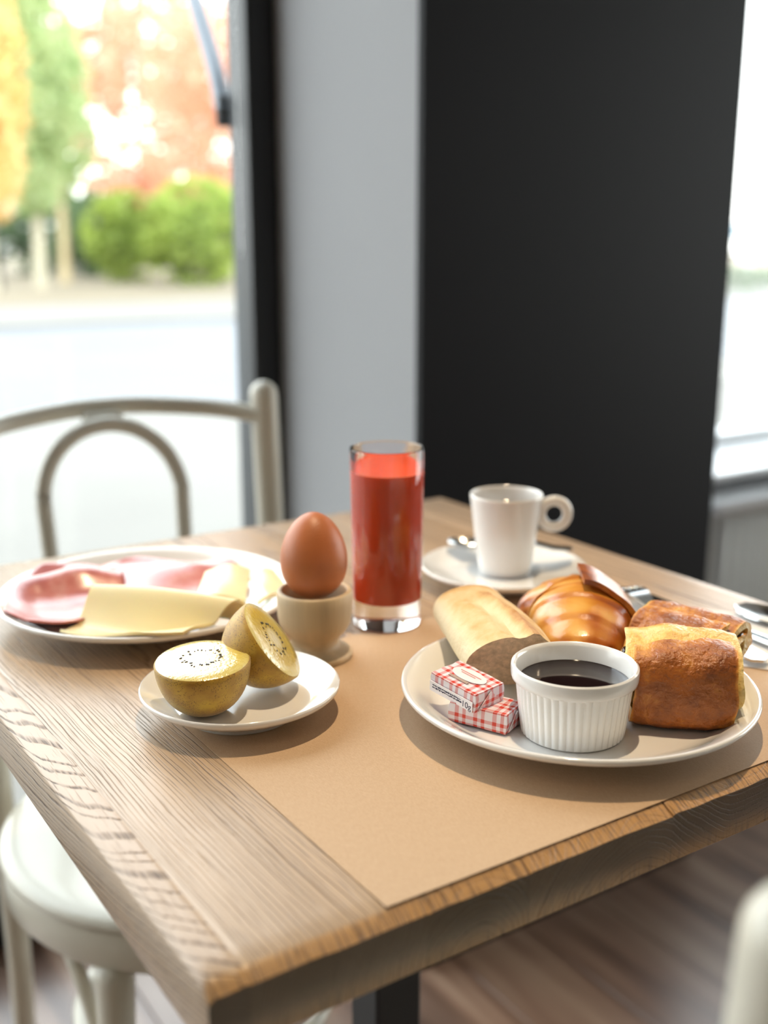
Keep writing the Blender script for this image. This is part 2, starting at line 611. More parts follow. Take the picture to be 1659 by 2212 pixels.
rad = thing('radiator', (1.53, 1.02, 0.0), 'pale grey ribbed panel radiator under the white window sill', 'radiator')
mk('panel', *box(0, 1.5, 0.022, 0.075, 0.10, 0.525, .004), M_RAD, rad, False)
for i in range(44):
    o = mk('rib', *box(0.012 + i * .034, 0.030 + i * .034, 0.0, 0.0218, 0.115, 0.51, .005), M_RAD, rad, True) if i == 0 else lnk(bpy.data.objects.new('rib', o.data), rad)
    if i: o.location = (i * .034, 0, 0)
mk('top_grille', *box(-.06, 1.54, -.040, 0.085, 0.5255, 0.552, .006), M_SILL, rad, True)
for fx in (.2, 1.25):
    mk('foot', *box(fx, fx + .04, 0.025, 0.07, 0.0, 0.0998), M_RAD, rad, False)
    mk('wall_bracket', *box(fx, fx + .04, 0.0755, 0.1495, 0.2, 0.40), M_RAD, rad, False)

# grey arm outside the left window
arm = thing('awning_arm', (.608, WY + .075, T + .467), 'thin bent grey arm reaching outwards beside the black window frame', 'awning arm')
mk('bar', *tube(catmull([(0.0, 0.0, 0.0), (0.009, 0.035, 0.05), (0.022, 0.095, .111), (0.039, 0.175, .186), (.066, .275, .262), (.11, .40, .34)], 6), 0.0130, 12), simple('grey_arm_metal', srgb(112, 118, 126), .4, .4), arm)
mk('bracket', *box(-.010, 0.012, -.008, 0.010, -.022, 0.022, .004), M_IRON, arm, True)

# ------------------------------------------------------------------ outside
GZ = -0.12
M_PAVE = simple('pale_paving', srgb(122, 118, 112), 0.9, var=0.08, vscale=0.6)
M_ROAD = simple('pale_asphalt', srgb(114, 115, 118), 0.9, var=0.08, vscale=0.4)
M_LAWN = simple('dry_verge', srgb(124, 112, 92), 0.95, var=0.08, vscale=0.7)
st = struct('ground_pavement', *box(-60, 90, WY + .26, 7.0, GZ - .3, GZ), M_PAVE)
struct('ground_road', *box(-60, 90, 7.0, 15.5, GZ - .3, GZ - .06), M_ROAD)
struct('ground_far_pavement', *box(-60, 90, 15.5, 20.0, GZ - .3, GZ), M_PAVE)
struct('ground_verge', *box(-60, 90, 20.0, 95.0, GZ - .3, GZ + .02), M_LAWN)


def leaf_mat(name, c1, c2):
    mt, ns, ls, b = new_mat(name)
    oi = ns.new('ShaderNodeTexCoord')
    nz = ns.new('ShaderNodeTexNoise')
    nz.inputs['Scale'].default_value = 0.9
    nz.inputs['Detail'].default_value = 3
    ls.new(oi.outputs['Object'], nz.inputs['Vector'])
    rp = ramp(ns, [(0.35, c1), (0.65, c2)])
    ls.new(nz.outputs[0], rp.inputs[0])
    ls.new(rp.outputs[0], b.inputs['Base Color'])
    b.inputs['Roughness'].default_value = 0.7
    tl = ns.new('ShaderNodeBsdfTranslucent')
    ls.new(rp.outputs[0], tl.inputs[0])
    mx = ns.new('ShaderNodeMixShader')
    mx.inputs[0].default_value = 0.5
    ls.new(b.outputs[0], mx.inputs[1])
    ls.new(tl.outputs[0], mx.inputs[2])
    ls.new(mx.outputs[0], ns['Material Output'].inputs['Surface'])
    return mt


LG = leaf_mat('green_leaves', srgb(160, 182, 124), srgb(206, 216, 168))
LY = leaf_mat('yellow_leaves', srgb(232, 196, 124), srgb(240, 220, 166))
LO = leaf_mat('orange_leaves', srgb(222, 166, 134), srgb(234, 200, 174))
LB = leaf_mat('bright_bush_leaves', srgb(138, 158, 72), srgb(190, 206, 108))
LD = leaf_mat('dark_hedge_leaves', srgb(84, 108, 82), srgb(128, 150, 108))
M_BARK = simple('pale_bark', srgb(190, 182, 160), 0.9, var=.15, vscale=6)
M_BARK2 = simple('brown_bark', srgb(120, 105, 88), 0.9, var=.15, vscale=6)


def crown(n, cx, cy, cz, rx, ry, rz, seed, leaf=0.22, hollow=0.35):
    r = random.Random(seed)
    V, F = [], []
    for i in range(n):
        while True:
            p = Vector((r.uniform(-1, 1), r.uniform(-1, 1), r.uniform(-1, 1)))
            if hollow < p.length < 1: break
        d = noise.noise(p * 2.2 + Vector((seed, 0, 0)))
        if d < -0.12: continue
        c = Vector((cx + p.x * rx, cy + p.y * ry, cz + p.z * rz))
        a = Vector((r.uniform(-1, 1), r.uniform(-1, 1), r.uniform(-1, 1))).normalized()
        q = a.cross(Vector((r.uniform(-1, 1), r.uniform(-1, 1), r.uniform(-1, 1)))).normalized()
        s = leaf * r.uniform(.6, 1.2)
        o = len(V)
        V += [c - a * s, c + q * s * .45, c + a * s, c - q * s * .45]
        F.append((o, o + 1, o + 2, o + 3))
    return V, F


def tree(loc, h, trunk_r, mat, label, seed, rx, rz, n, bark=M_BARK, low=0.34, leaf=.2):
    t = thing('tree', loc, label, 'tree')
    r = random.Random(seed)
    mk('trunk', *tube(catmull([(0, 0, 0), (.03, .02, h * .25), (-.04, .03, h * .5), (.02, 0, h * .8)], 5), [trunk_r * (1.15 - .8 * i / 15) for i in range(16)], 10), bark, t)
    for q in range(4):
        a = q * 1.6 + seed
        z0 = h * (.38 + .09 * q)
        mk('branch', *tube(catmull([(0, 0, z0), (math.cos(a) * rx * .35, math.sin(a) * rx * .35, z0 + h * .09), (math.cos(a) * rx * .75, math.sin(a) * rx * .75, z0 + h * .2)], 4), [trunk_r * (.45 - .035 * i) for i in range(9)], 7), bark, t)
    c = mk('crown', *crown(n, 0, 0, h * (low + 1) / 2, rx, rx, h * (1 - low) / 2, seed, leaf), mat, t, False)
    c['kind'] = 'stuff'
    return t


def far(px, dist):
    """A spot on the far verge, by its bearing from the table."""
    a = yaw + math.atan((px - 829.5) / 2370.0)
    return (-0.143 + dist * math.sin(a), -0.342 + dist * math.cos(a), GZ + .02)


tree(far(-4, 25.2), 7.4, .13, LY, 'yellow autumn tree at the edge of the window view', 3, 1.0, 3, 3600, low=.16, leaf=.22)
tree(far(104, 28.4), 8.0, .13, LG, 'light green tree on a pale straight trunk across the road', 8, 1.30, 3, 4000, low=.20)
tree(far(157, 31.5), 6.4, .12, LG, 'slim pale green tree on a yellowish trunk across the road', 12, 1.1, 3, 2000, bark=simple('tan_bark', srgb(196, 176, 138), .9), low=.34)
tree(far(330, 41), 10.5, .15, LO, 'thin peach-coloured autumn tree behind the bright bushes', 21, 2.7, 3, 6000, low=.10, leaf=.26)
tree(far(470, 34.5), 8.2, .14, LO, 'orange autumn tree close to the black window frame', 30, 2.1, 3, 5600, low=.12)
for (px, d, rx, rz, mt, lb, sd, n) in ((290, 32.0, 1.25, 1.25, LB, 'round yellow-green bush beside the tree trunks', 40, 4200), (440, 29.0, 1.5, 1.35, LB, 'large bright green bush next to the window frame', 41, 5200),
                               (225, 36.5, 1.3, 1.35, LD, 'dark green bush between trunks and bright bushes', 42, 4200), (75, 39.0, 2.4, 1.65, LD, 'dark green hedge behind the pale tree trunks', 43, 7000)):
    b_ = thing('bush', far(px, d), lb, 'bush')
    c_ = mk('foliage', *crown(n, 0, 0, rz * .95, rx, rx * .8, rz, sd, .16, .2), mt, b_, False)
    c_['kind'] = 'stuff'
    mk('stem', *tube([(0, 0, 0), (0.03, 0, rz * .6), (0.0, .03, rz * 1.2)], [.05, .04, .02], 8), M_BARK2, b_)
sg = thing('street_board', far(22, 27), 'small white board on a post among the tree trunks', 'sign')
mk('board', *box(-.36, .36, -.03, .03, 1.66, 2.16, .01), simple('white_board', srgb(225, 222, 218), .6), sg, False)
mk('post', *tube([(0, .06, 0), (0, .06, 2.1)], .035, 10), M_IRON, sg)

# beyond the right window
hb = thing('barrier', far(1600, 32), 'low pale blue barrier across the road beyond the right-hand window', 'barrier', rz=-R(50))
mk('rail', *box(-4, 4, -.03, .03, 1.15, 1.55, .01), simple('pale_blue_paint', srgb(176, 200, 214), .6), hb, False)
for i in range(5):
    mk('post', *box(-3.9 + i * 1.9, -3.8 + i * 1.9, .031, .10, 0, 1.5), M_RAD, hb, False)
hg = thing('bush', far(1612, 27), 'low grey-green hedge beyond the right-hand window', 'bush', rz=-R(50))
c_ = mk('foliage', *crown(900, 0, 0, .28, 1.6, .4, .3, 77, .1, .1), LD, hg, False)
c_['kind'] = 'stuff'
mk('stem', *tube([(0, 0, 0), (0, 0, .4)], [.03, .02], 8), M_BARK2, hg)

# ------------------------------------------------------------------ table
TW, TD, TH = 0.569, 0.629, 0.032
tb = thing('cafe_table', (0, 0, 0), 'square oak cafe table laid for breakfast, on one dark pedestal', 'table')
bounds = [0, 0.018, 0.104, 0.162, 0.257, 0.345, 0.424, 0.502, TW]
specs = [(0.002, -0.040, -.01, .26, 1.0, srgb(196, 172, 146), 330), (0.24, -0.05, .03, .02, 2.2, srgb(202, 178, 150), 400), (0.13, -0.04, .04, .06, 3.7, srgb(190, 164, 132), 330), (0.235, -0.055, -.05, .05, 4.1, srgb(196, 168, 136), 320),
         (0.32, 0.06, .03, -.04, 5.3, srgb(190, 160, 126), 340), (0.30, -0.07, .05, .07, 6.9, srgb(198, 172, 142), 310), (0.52, -0.03, .02, .05, 7.2, srgb(194, 166, 136), 330), (0.50, -0.05, .03, .06, 8.4, srgb(200, 174, 146), 320)]
ys = [0, .0012, .0026, .0042, .0060, .0085, .02] + [.05 + .0415 * i for i in range(14)] + [TD - .012, TD - .005, TD - .0015, TD]
rng = random.Random(2)
for k in range(8):
    x0, x1 = bounds[k], bounds[k + 1]
    xs = [x0, x0 + .0006, x0 + .0018, x0 + .004] + [lerp(x0 + .004, x1 - .004, t / 6) for t in range(1, 6)] + [x1 - .004, x1 - .0018, x1 - .0006, x1]
    dz = rng.uniform(-.00012, .00012)
    def ztop(x, y):
        z = dz
        n = noise.noise(Vector((x * 90, 3.3, k))) * .5 + .5
        chm = .0044 + .0026 * n
        if y < chm + .003:
            u = max(0, 1 - y / (chm + .003))
            z -= chm * .82 * u ** 1.35
        if TD - y < .005:
            z -= .003 * (1 - (TD - y) / .005) ** 1.6
        wob = .6 + .6 * (noise.noise(Vector((1.7, y * 26, x * 30))) * .5 + .5)
        if k == 0 and x < .004:
            z -= .0038 * wob * (1 - x / .004) ** 1.8
        elif x - x0 < .0018:
            z -= .00035 * (1 - (x - x0) / .0018)
        if k == 7 and TW - x < .004:
            z -= .0035 * (1 - (TW - x) / .004) ** 1.8
        elif x1 - x < .0018:
            z -= .00035 * (1 - (x1 - x) / .0018)
        return z
    nx, ny = len(xs), len(ys)
    V = [(x, y, ztop(x, y)) for x in xs for y in ys]
    F = grid_faces(nx, ny)
    edge = [i * ny for i in range(nx)] + [(nx - 1) * ny + j for j in range(1, ny)] + [i * ny + ny - 1 for i in range(nx - 2, -1, -1)] + [j for j in range(ny - 2, 0, -1)]
    o = len(V)
    for e in edge: V.append((V[e][0], V[e][1], -TH + .001))
    o2 = len(V)
    for e in edge:
        px, py = V[e][0], V[e][1]
        V.append((lerp(px, (x0 + x1) / 2, .02), lerp(py, TD / 2, .003), -TH))
    ne = len(edge)
    for i in range(ne):
        j = (i + 1) % ne
        F.append((edge[i], edge[j], o + j, o + i))
        F.append((o + i, o + j, o2 + j, o2 + i))
    F.append(tuple(o2 + i for i in range(ne)))
    # the 3D-cut timber uses the table's own coordinates, so x stays as it is; z is counted from the table top
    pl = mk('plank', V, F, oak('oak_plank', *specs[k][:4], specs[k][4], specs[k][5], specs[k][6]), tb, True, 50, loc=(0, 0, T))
PX, PY = 0.285, 0.315
mk('pedestal', *box(PX - .018, PX + .026, PY - .022, PY + .022, 0.022, T - TH - .0085, .004), M_IRON, tb, False)
mk('top_plate', *box(PX - .2, PX + .2, PY - .2, PY + .2, T - TH - .0084, T - TH - .0002, .003), M_IRON, tb, False)
mk('base_plate', *box(PX - .135, PX + .135, PY - .135, PY + .135, 0.0005, 0.0218, .006), M_IRON, tb, False)

# ------------------------------------------------------------------ paper placemat
def kraft():
    mt, ns, ls, b = new_mat('kraft_paper')
    tc = ns.new('ShaderNodeTexCoord')
    nz = ns.new('ShaderNodeTexNoise')
    nz.inputs['Scale'].default_value = 1700
    nz.inputs['Detail'].default_value = 4
    ls.new(tc.outputs['Object'], nz.inputs['Vector'])
    mp = ns.new('ShaderNodeMapping')
    mp.inputs['Scale'].default_value = (2600, 260, 100)
    mp.inputs['Rotation'].default_value = (0, 0, .2)
    ls.new(tc.outputs['Object'], mp.inputs[0])
    n2 = ns.new('ShaderNodeTexNoise')
    n2.inputs['Scale'].default_value = 1
    ls.new(mp.outputs[0], n2.inputs['Vector'])
    v = math_node(ns, ls, 'MULTIPLY_ADD', n2.outputs[0], .5, math_node(ns, ls, 'MULTIPLY', nz.outputs[0], .5))
    rp = ramp(ns, [(0.3, srgb(182, 152, 122)), (0.5, srgb(192, 163, 132)), (0.7, srgb(203, 175, 145))])
    ls.new(v, rp.inputs[0])
    ls.new(rp.outputs[0], b.inputs['Base Color'])
    b.inputs['Roughness'].default_value = .62
    b.inputs['Specular IOR Level'].default_value = .3
    bp = ns.new('ShaderNodeBump')
    bp.inputs['Strength'].default_value = .15
    bp.inputs['Distance'].default_value = .0003
    ls.new(v, bp.inputs['Height'])
    ls.new(bp.outputs[0], b.inputs['Normal'])
    return mt


def paper_fn(u, v):
    x, y = lerp(.0868, .497, u), lerp(.0070, .300, v)
    z = .0006 + .0004 * (1 - min(1, v * 12)) * (1 - min(1, u * 10)) + .00015 * math.sin(u * 7) * math.sin(v * 5)
    return (x, y, T + z)


pm = mk('paper_placemat', *sheet(paper_fn, 30, 24, .00025), kraft(), None, True)
tag(pm, 'brown kraft paper placemat lying along the front of the table', 'placemat')

# white napkin under the cutlery
NP = simple('napkin_paper', srgb(232, 230, 228), .8, bump=.2, bscale=500)
def nap(u, v):
    c = Vector((.475, .150)); a = Vector((.54, -.842)); b = Vector((.842, .54))
    q = c + a * (u - .5) * .19 + b * (v - .5) * .11
    return (q.x, q.y, T + .0013 + .0003 * math.sin(u * 9) * math.sin(v * 6))
na = mk('napkin', *sheet(nap, 14, 10, .0005), NP, None, True)
tag(na, 'white paper napkin under the cutlery right of the plate', 'napkin')

# ------------------------------------------------------------------ plates
def plate_prof(r, zr, foot, well, wz=.0092):
    return [(0, .003), (foot - .004, .003), (foot - .003, 0), (foot, 0), (foot + .0015, .0035), (lerp(foot, r, .55), zr * .48), (r * .975, zr * .80), (r * .995, zr * .88), (r, zr * .95), (r * .996, zr), (r * .985, zr * 1.02), (r * .965, zr * .98),
            (r * .90, zr * .83), (lerp(well, r, .4), lerp(wz, zr, .32)), (lerp(well, r, .15), wz + .0009), (well, wz + .0002), (well * .9, wz), (0, wz)]


def plate(name, loc, r, zr, foot, well, label, cat='plate', wz=.0092):
    o = mk(name, *lathe(plate_prof(r, zr, foot, well, wz), 96), M_PORC, None, True, 60, loc=loc)
    return tag(o, label, cat)


PZ = T + .0009
plate('dinner_plate', (.2924, .1107, PZ), .1062, .0215, .062, .078, 'white plate holding bread, pastries and a ramekin', wz=.0085)
plate('dinner_plate', (.1465, .428, T + .0003), .1135, .0215, .066, .084, 'white plate holding ham and cheese slices', wz=.0085)
plate('saucer', (.1242, .2255, PZ), .0605, .0185, .034, .040, 'small white saucer holding two kiwi halves', 'saucer', wz=.0075)
plate('saucer', (.4225, .3400, PZ), .0690, .0165, .036, .042, 'white saucer under the coffee cup', 'saucer', wz=.0075)

# ------------------------------------------------------------------ ramekin with jam
rk = thing('ramekin', (.2613, .0807, PZ + .0088), 'white fluted ramekin filled with dark syrup in front on the plate', 'ramekin')
NF = 44
def flute(r, z, a, k):
    if 3 <= k <= 7:
        s = abs(math.sin(a * NF / 2))
        e = 1 if 4 <= k <= 6 else .35
        return r - .0009 * e * (1 - s) ** 1.0
    return r
rprof = [(0, .0012), (.026, .0008), (.0282, 0), (.0291, .0008), (.0296, .003), (.0311, .016), (.0326, .0295), (.0329, .0312), (.0345, .0321), (.0352, .0328), (.0355, .0345), (.0357, .0385), (.0354, .0400), (.0343, .0408), (.0332, .0402), (.0322, .0385), (.0305, .022), (.0288, .008), (.027, .0045), (0, .004)]
mk('bowl', *lathe(rprof, NF * 8, flute), M_PORC2, rk, True, 35)
jam = simple('dark_syrup', (0.010, 0.003, 0.003), .04, coat=.6)
mk('syrup', *lathe([(0, .0298), (.020, .0298), (.0295, .0300), (.0309, .0306), (.0312, .0300), (.0308, .0280), (0, .0280)], 64), jam, rk, True, 40)

# ------------------------------------------------------------------ baguette piece
CR = [(0.0, srgb(232, 216, 180)), (0.35, srgb(228, 204, 158)), (0.62, srgb(216, 176, 116)), (0.95, srgb(180, 120, 62))]
M_CRUST = baked('baguette_crust', CR, .66, 0.0, .5, 380, .30, 110, .0012)
bg = thing('baguette', (.2805, .1835, PZ + .0150), 'cut piece of pale crusted baguette on the plate behind the butter', 'bread', rz=math.atan2(-.93, -.36))
bg.rotation_euler.y = R(4.5)
L0 = .101
rings, cols = [], []
NSEG, NR = 40, 44
for i in range(NSEG + 1):
    t = i / NSEG
    s = (t - .5) * L0
    e = min(1, math.sqrt(max(0, 1 - (max(0, .10 - t) / .10) ** 2)) * .35 + .65) if t < .10 else 1
    ring = []
    for j in range(NR):
        a = 2 * math.pi * j / NR
        w, h = .0285, .0200
        tp = .78 + .22 * sm(t / .75)
        w, h = w * (.5 + .5 * tp), h * tp
        y = math.cos(a) * w * e
        z = .0205 * tp + (math.sin(a) * h * (1.12 if math.sin(a) > 0 else .93)) * e
        z = max(z, .0012 + .0006 * math.cos(j))
        n = noise.noise(Vector((s * 40, y * 50, z * 50)))
        # slash: a diagonal gash along the top with a raised lip
        ly = y + .004 - (t - .55) * .012
        gash = math.exp(-(ly / .0045) ** 2) * sm((t - .28) / .12) * sm((1.05 - t) / .1)
        lip = math.exp(-((ly - .0085) / .004) ** 2) * sm((t - .2) / .15)
        if math.sin(a) > .2:
            z += -.0048 * gash + .0028 * lip + n * .0012
        sh = sm((t - .45) / .55) * (.45 * (z - .0195) + .10 * y)
        ring.append((s + sh + n * .0005, y * (1 + .02 * n), z))
        c = .06 + .52 * sm((math.sin(a) - .30) / .5) * (1 - .8 * gash) + .25 * lip + .16 * n + .35 * sm((.12 - t) / .1) * sm(math.sin(a))
        cols.append(float(max(0, min(1, c))))
    rings.append(ring)
V, F = loft(rings, False)
F.append(tuple(range(NR))[::-1])
mk('crust', V, F, M_CRUST, bg, True, 50, cols=cols)
last = rings[-1]
cx_ = sum(p[0] for p in last) / NR
cv = [(cx_ + .0006, 0, .021)]
cf = []
kk = 6
for r_ in range(1, kk + 1):
    for p in last:
        q = r_ / kk
        n = noise.noise(Vector((p[1] * q * 160, p[2] * q * 160, 4)))
        cv.append((lerp(cx_, p[0], q) + (.0010 * n if r_ < kk else 0) + .0003, p[1] * q, .021 + (p[2] - .021) * q))
for j in range(NR): cf.append((0, 1 + j, 1 + (j + 1) % NR))
for r_ in range(kk - 1):
    for j in range(NR):
        a, b = 1 + r_ * NR + j, 1 + r_ * NR + (j + 1) % NR
        cf.append((a, a + NR, b + NR, b))
cr = mk('cut_crumb', cv, cf, simple('bread_crumb', srgb(206, 178, 144), .85, var=.25, vscale=260, bump=.6, bscale=300), bg, True, 0)
cr['label'] = 'porous cut face of the bread'

# ------------------------------------------------------------------ croissant
CB = [(0.0, srgb(232, 182, 98)), (0.35, srgb(218, 150, 62)), (0.68, srgb(182, 100, 32)), (1.0, srgb(118, 52, 14))]
M_CROI = baked('croissant_crust', CB, .30, .35, .15, 300, .12, 70)
cs = thing('croissant', (.3400, .1640, PZ + .0125), 'glossy golden croissant with rolled layers behind the ramekin', 'pastry')
path = catmull([(-.030, -.040, .009), (-.018, -.026, .013), (.001, -.004, .0165), (.013, .010, .0180), (.016, .024, .0175), (.006, .033, .0160), (-.006, .030, .0110)], 12)
NP_ = len(path)
rings, cols = [], []
for i, c in enumerate(path):
    t = i / (NP_ - 1)
    tan = (path[min(i + 1, NP_ - 1)] - path[max(i - 1, 0)]).normalized()
    u = tan.cross(Vector((0, 0, 1))).normalized()
    v = u.cross(tan).normalized()
    base = .008 + .0240 * math.sin(math.pi * min(1, max(0, t * .98 + .01))) ** .75
    ring = []
    for j in range(40):
        a = 2 * math.pi * j / 40
        ph = (t * 8.5 + .22 * math.sin(a + .6) + .16 * noise.noise(Vector((math.cos(a) * 1.5, math.sin(a) * 1.5, t * 3)))) % 1.0
        step = 1.025 - .055 * ph if t < .62 else .97 + .055 * ph
        n = noise.noise(Vector((t * 9, math.cos(a) * 2, math.sin(a) * 2)))
        rr = base * step * (1 + .03 * n)
        p = c + (u * math.cos(a) * 1.12 + v * math.sin(a) * .86) * rr
        p.z = max(p.z, 0.0003)
        ring.append(p)
        e = min(ph, 1 - ph)
        cols.append(float(max(0, min(1, .42 + .22 * math.exp(-(e / .10) ** 2) - .16 * math.exp(-((ph - .35) / .2) ** 2) + .40 * n + .22 * math.cos(a)))))
    rings.append(ring)
V, F = loft(rings)
mk('rolled_body', V, F, M_CROI, cs, True, 0, cols=cols)
def flap(u, v):
    # the outer tip of the dough, standing up a little along the right shoulder
    a = lerp(R(92), R(-12), u)
    c = Vector((.012 + .004 * v, .010 + .010 * (v - .5), .0165))
    wdt = lerp(1.0, .9, u)
    s = (v - .5) * .034 * wdt
    d = Vector((.66, .75, 0))
    nrm = Vector((.75, -.66, 0))
    rr = .0318 + .0050 * sm(1 - u * 2.6)
    return c + d * s * .8 + nrm * math.cos(a) * rr * 1.1 + Vector((0, 0, 1)) * math.sin(a) * rr * .90
V, F = sheet(flap, 22, 12, .0035)
cols = [float(.45 + .35 * (1 - sm(i / 264 * 1.6)) + .3 * noise.noise(Vector((i * .03, i % 12 * .3, 0)))) for i in range(264)] * 2
mk('outer_flap', V, F, M_CROI, cs, True, 60, cols=cols)

# ------------------------------------------------------------------ pains au chocolat
PB = [(0.0, srgb(246, 224, 160)), (0.22, srgb(238, 196, 108)), (0.42, srgb(222, 150, 60)), (0.65, srgb(172, 96, 28)), (1.0, srgb(110, 52, 12))]
M_PAIN = baked('laminated_crust', PB, .38, .30, .9, 330, .30, 150, .0018)
M_CHOC = simple('dark_chocolate', srgb(46, 24, 20), .25, coat=.3)
SPIRAL = [(.004, .0490), (.012, .0475), (.0215, .0430), (.0262, .034), (.0275, .022), (.0262, .009), (.0205, .0045), (.008, .0045), (-.010, .0045), (-.0225, .006), (-.0275, .015), (-.0275, .028), (-.0225, .041), (-.012, .0475), (.000, .0435), (.010, .0385),
          (.0165, .030), (.0170, .020), (.011, .0145), (-.002, .0135), (-.013, .0165), (-.0170, .025), (-.0125, .034), (-.003, .0345), (.006, .029), (.007, .0235), (-.001, .0225)]


def pain(loc, d, label, seed, length=.058, sc=1.0, hz=1.0, wrap=.10, dark=.58, tail=.16):
    rz = math.atan2(d[1], d[0])
    t = thing('chocolate_pastry', loc, label, 'pastry', rz=rz)
    ctr = catmull([(p[0], p[1], 0) for p in SPIRAL], 4)
    n = len(ctr)

    def at(q):
        k = max(0, min(.9999, q)) * (n - 1)
        i0 = int(k)
        return ctr[i0].lerp(ctr[i0 + 1], k - i0)
    NA = 28
    rings, cols = [], []
    for a in range(NA + 1):
        s = a / NA * 2 - 1
        out, inn = [], []
        for i in range(n):
            q = i / (n - 1)
            # the outer flap is wrapped further down on the left than on the right
            q2 = q + (max(0, 1 - q / .28)) * wrap * (.5 - .5 * s + .10 * noise.noise(Vector((s * 3, seed, 0))))
            c = at(q2)
            tg = (at(q2 + .012) - at(q2 - .012)).normalized()
            nr = Vector((tg.y, -tg.x, 0))
            th = .0092 * (0.55 + .45 * sm(q * 14)) * (.72 + .28 * (1 - q))
            if q > .97: th *= .7
            th *= 1 + .12 * noise.noise(Vector((s * 3, q * 6, seed)))
            bk = (dark if q < .30 else lerp(dark, tail, sm((q - .44) / .08)))
            out.append((c - nr * th / 2, q, bk))
            inn.append((c + nr * th / 2, q, .10))
        prof = out + inn[::-1]
        ring = []
        for k2, (p, q, bk) in enumerate(prof):
            bul = (1 - .06 * s * s) * sc
            nn = noise.noise(Vector((s * 2.0 + seed, p.x * 60, p.y * 60)))
            n3 = noise.noise(Vector((s * 7 + seed, p.x * 260, p.y * 260)))
            puff = sm(q * 1.3) * max(0, abs(s) - .2) ** 2
            xx = s * (length / 2) * (1 + .30 * puff) + nn * .0022
            yy = p.x * bul * (1 + .07 * nn)
            zz = p.y * bul * (1 + .05 * nn) * hz + .0016 * s * s * (1 if q < .3 else 0)
            ring.append((xx, -yy, max(0.0004, zz + .0006 * n3)))
            b_ = bk - .30 * sm((abs(s) - .94) / .06) + .26 * nn - .26 * sm((.05 - q) / .05) * (1 if k2 < n else 0)
            if zz < .004: b_ += .25
            cols.append(float(max(0, min(1, b_))))
        rings.append(ring)
    V, F = loft(rings, False)
    m_ = len(prof)
    for base in (0, NA * m_):
        for i in range(n - 1):
            F.append((base + i, base + i + 1, base + m_ - 2 - i, base + m_ - 1 - i))
    mk('rolled_dough', V, F, M_PAIN, t, True, 45, cols=cols)
    for (cy, cz) in ((.0065, .0345), (-.0105, .0265)):
        mk('chocolate_stick', *[[(v[0], v[1], v[2]) for v in box(-length / 2 * 1.19, length / 2 * 1.19, (cy - .0042) * sc, (cy + .0042) * sc, (cz - .0030) * sc * hz, (cz + .0030) * sc * hz, .0012)[0]], box(0, 1, 0, 1, 0, 1, .1)[1]], M_CHOC, t, True)
    return t


pain((.3290, .0640, PZ + .0088), (.74, -.67), 'front chocolate pastry, blistered golden brown, right of the ramekin', 1.0, .056, 1.0, .97, .045, .72, .18)
p2 = pain((.3795, .1030, PZ + .0205), (.26, -.965), 'second chocolate pastry, smoother and darker, partly hidden behind the first', 5.0, .056, .86, .68, .0, .72, .60)
p2.rotation_euler.x = 0.0

# ------------------------------------------------------------------ butter pats
def gingham():
    mt, ns, ls, b = new_mat('gingham_wrapper')
    tc = ns.new('ShaderNodeTexCoord')
    sp = ns.new('ShaderNodeSeparateXYZ')
    ls.new(tc.outputs['Object'], sp.inputs[0])
    def stripe(s, f, off):
        fr = math_node(ns, ls, 'FRACT', math_node(ns, ls, 'MULTIPLY_ADD', s, f, off))
        r_ = ramp(ns, [(0.0, (1, 1, 1)), (0.20, (1, 1, 1)), (0.22, (0, 0, 0)), (0.40, (0, 0, 0)), (0.42, (1, 1, 1)), (0.58, (1, 1, 1)), (0.60, (0, 0, 0))])
        ls.new(fr, r_.inputs[0])
        return r_.outputs[0]
    sx = stripe(sp.outputs[0], 84, .2)
    sy = stripe(sp.outputs[1], 84, .35)
    sz = stripe(sp.outputs[2], 84, .1)
    g = ns.new('ShaderNodeNewGeometry')
    tv = ns.new('ShaderNodeVectorTransform')
    tv.vector_type = 'NORMAL'
    tv.convert_from = 'WORLD'
    tv.convert_to = 'OBJECT'
    ls.new(g.outputs['True Normal'], tv.inputs[0])
    gn = ns.new('ShaderNodeSeparateXYZ')
    ls.new(tv.outputs[0], gn.inputs[0])
    def wgt(c):
        return math_node(ns, ls, 'LESS_THAN', math_node(ns, ls, 'ABSOLUTE', c), .7)
    a = math_node(ns, ls, 'MULTIPLY', sx, wgt(gn.outputs[0]))
    c = math_node(ns, ls, 'MULTIPLY', sy, wgt(gn.outputs[1]))
    d = math_node(ns, ls, 'MULTIPLY', sz, wgt(gn.outputs[2]))
    tot = math_node(ns, ls, 'MINIMUM', math_node(ns, ls, 'MULTIPLY', math_node(ns, ls, 'ADD', a, math_node(ns, ls, 'ADD', c, d)), .55), 1.0)
    mx = ns.new('ShaderNodeMix')
    mx.data_type = 'RGBA'
    ls.new(tot, mx.inputs[0])
    mx.inputs[6].default_value = (*srgb(232, 224, 228), 1)
    mx.inputs[7].default_value = (*srgb(208, 62, 46), 1)
    ls.new(mx.outputs[2], b.inputs['Base Color'])
    b.inputs['Roughness'].default_value = .32
    nz = ns.new('ShaderNodeTexNoise')
    nz.inputs['Scale'].default_value = 190
    ls.new(tc.outputs['Object'], nz.inputs['Vector'])
    bp = ns.new('ShaderNodeBump')
    bp.inputs['Strength'].default_value = .35
    bp.inputs['Distance'].default_value = .002
    ls.new(nz.outputs[0], bp.inputs['Height'])
    ls.new(bp.outputs[0], b.inputs['Normal'])
    return mt


M_GING = gingham()
M_WRAP = simple('white_wrapper', srgb(236, 230, 232), .35)
M_INK = simple('grey_ink', srgb(60, 62, 84), .6)
M_RED = simple('faded_red_ink', srgb(222, 150, 140), .5)
M_TAN = simple('tan_ink', srgb(176, 152, 138), .5)


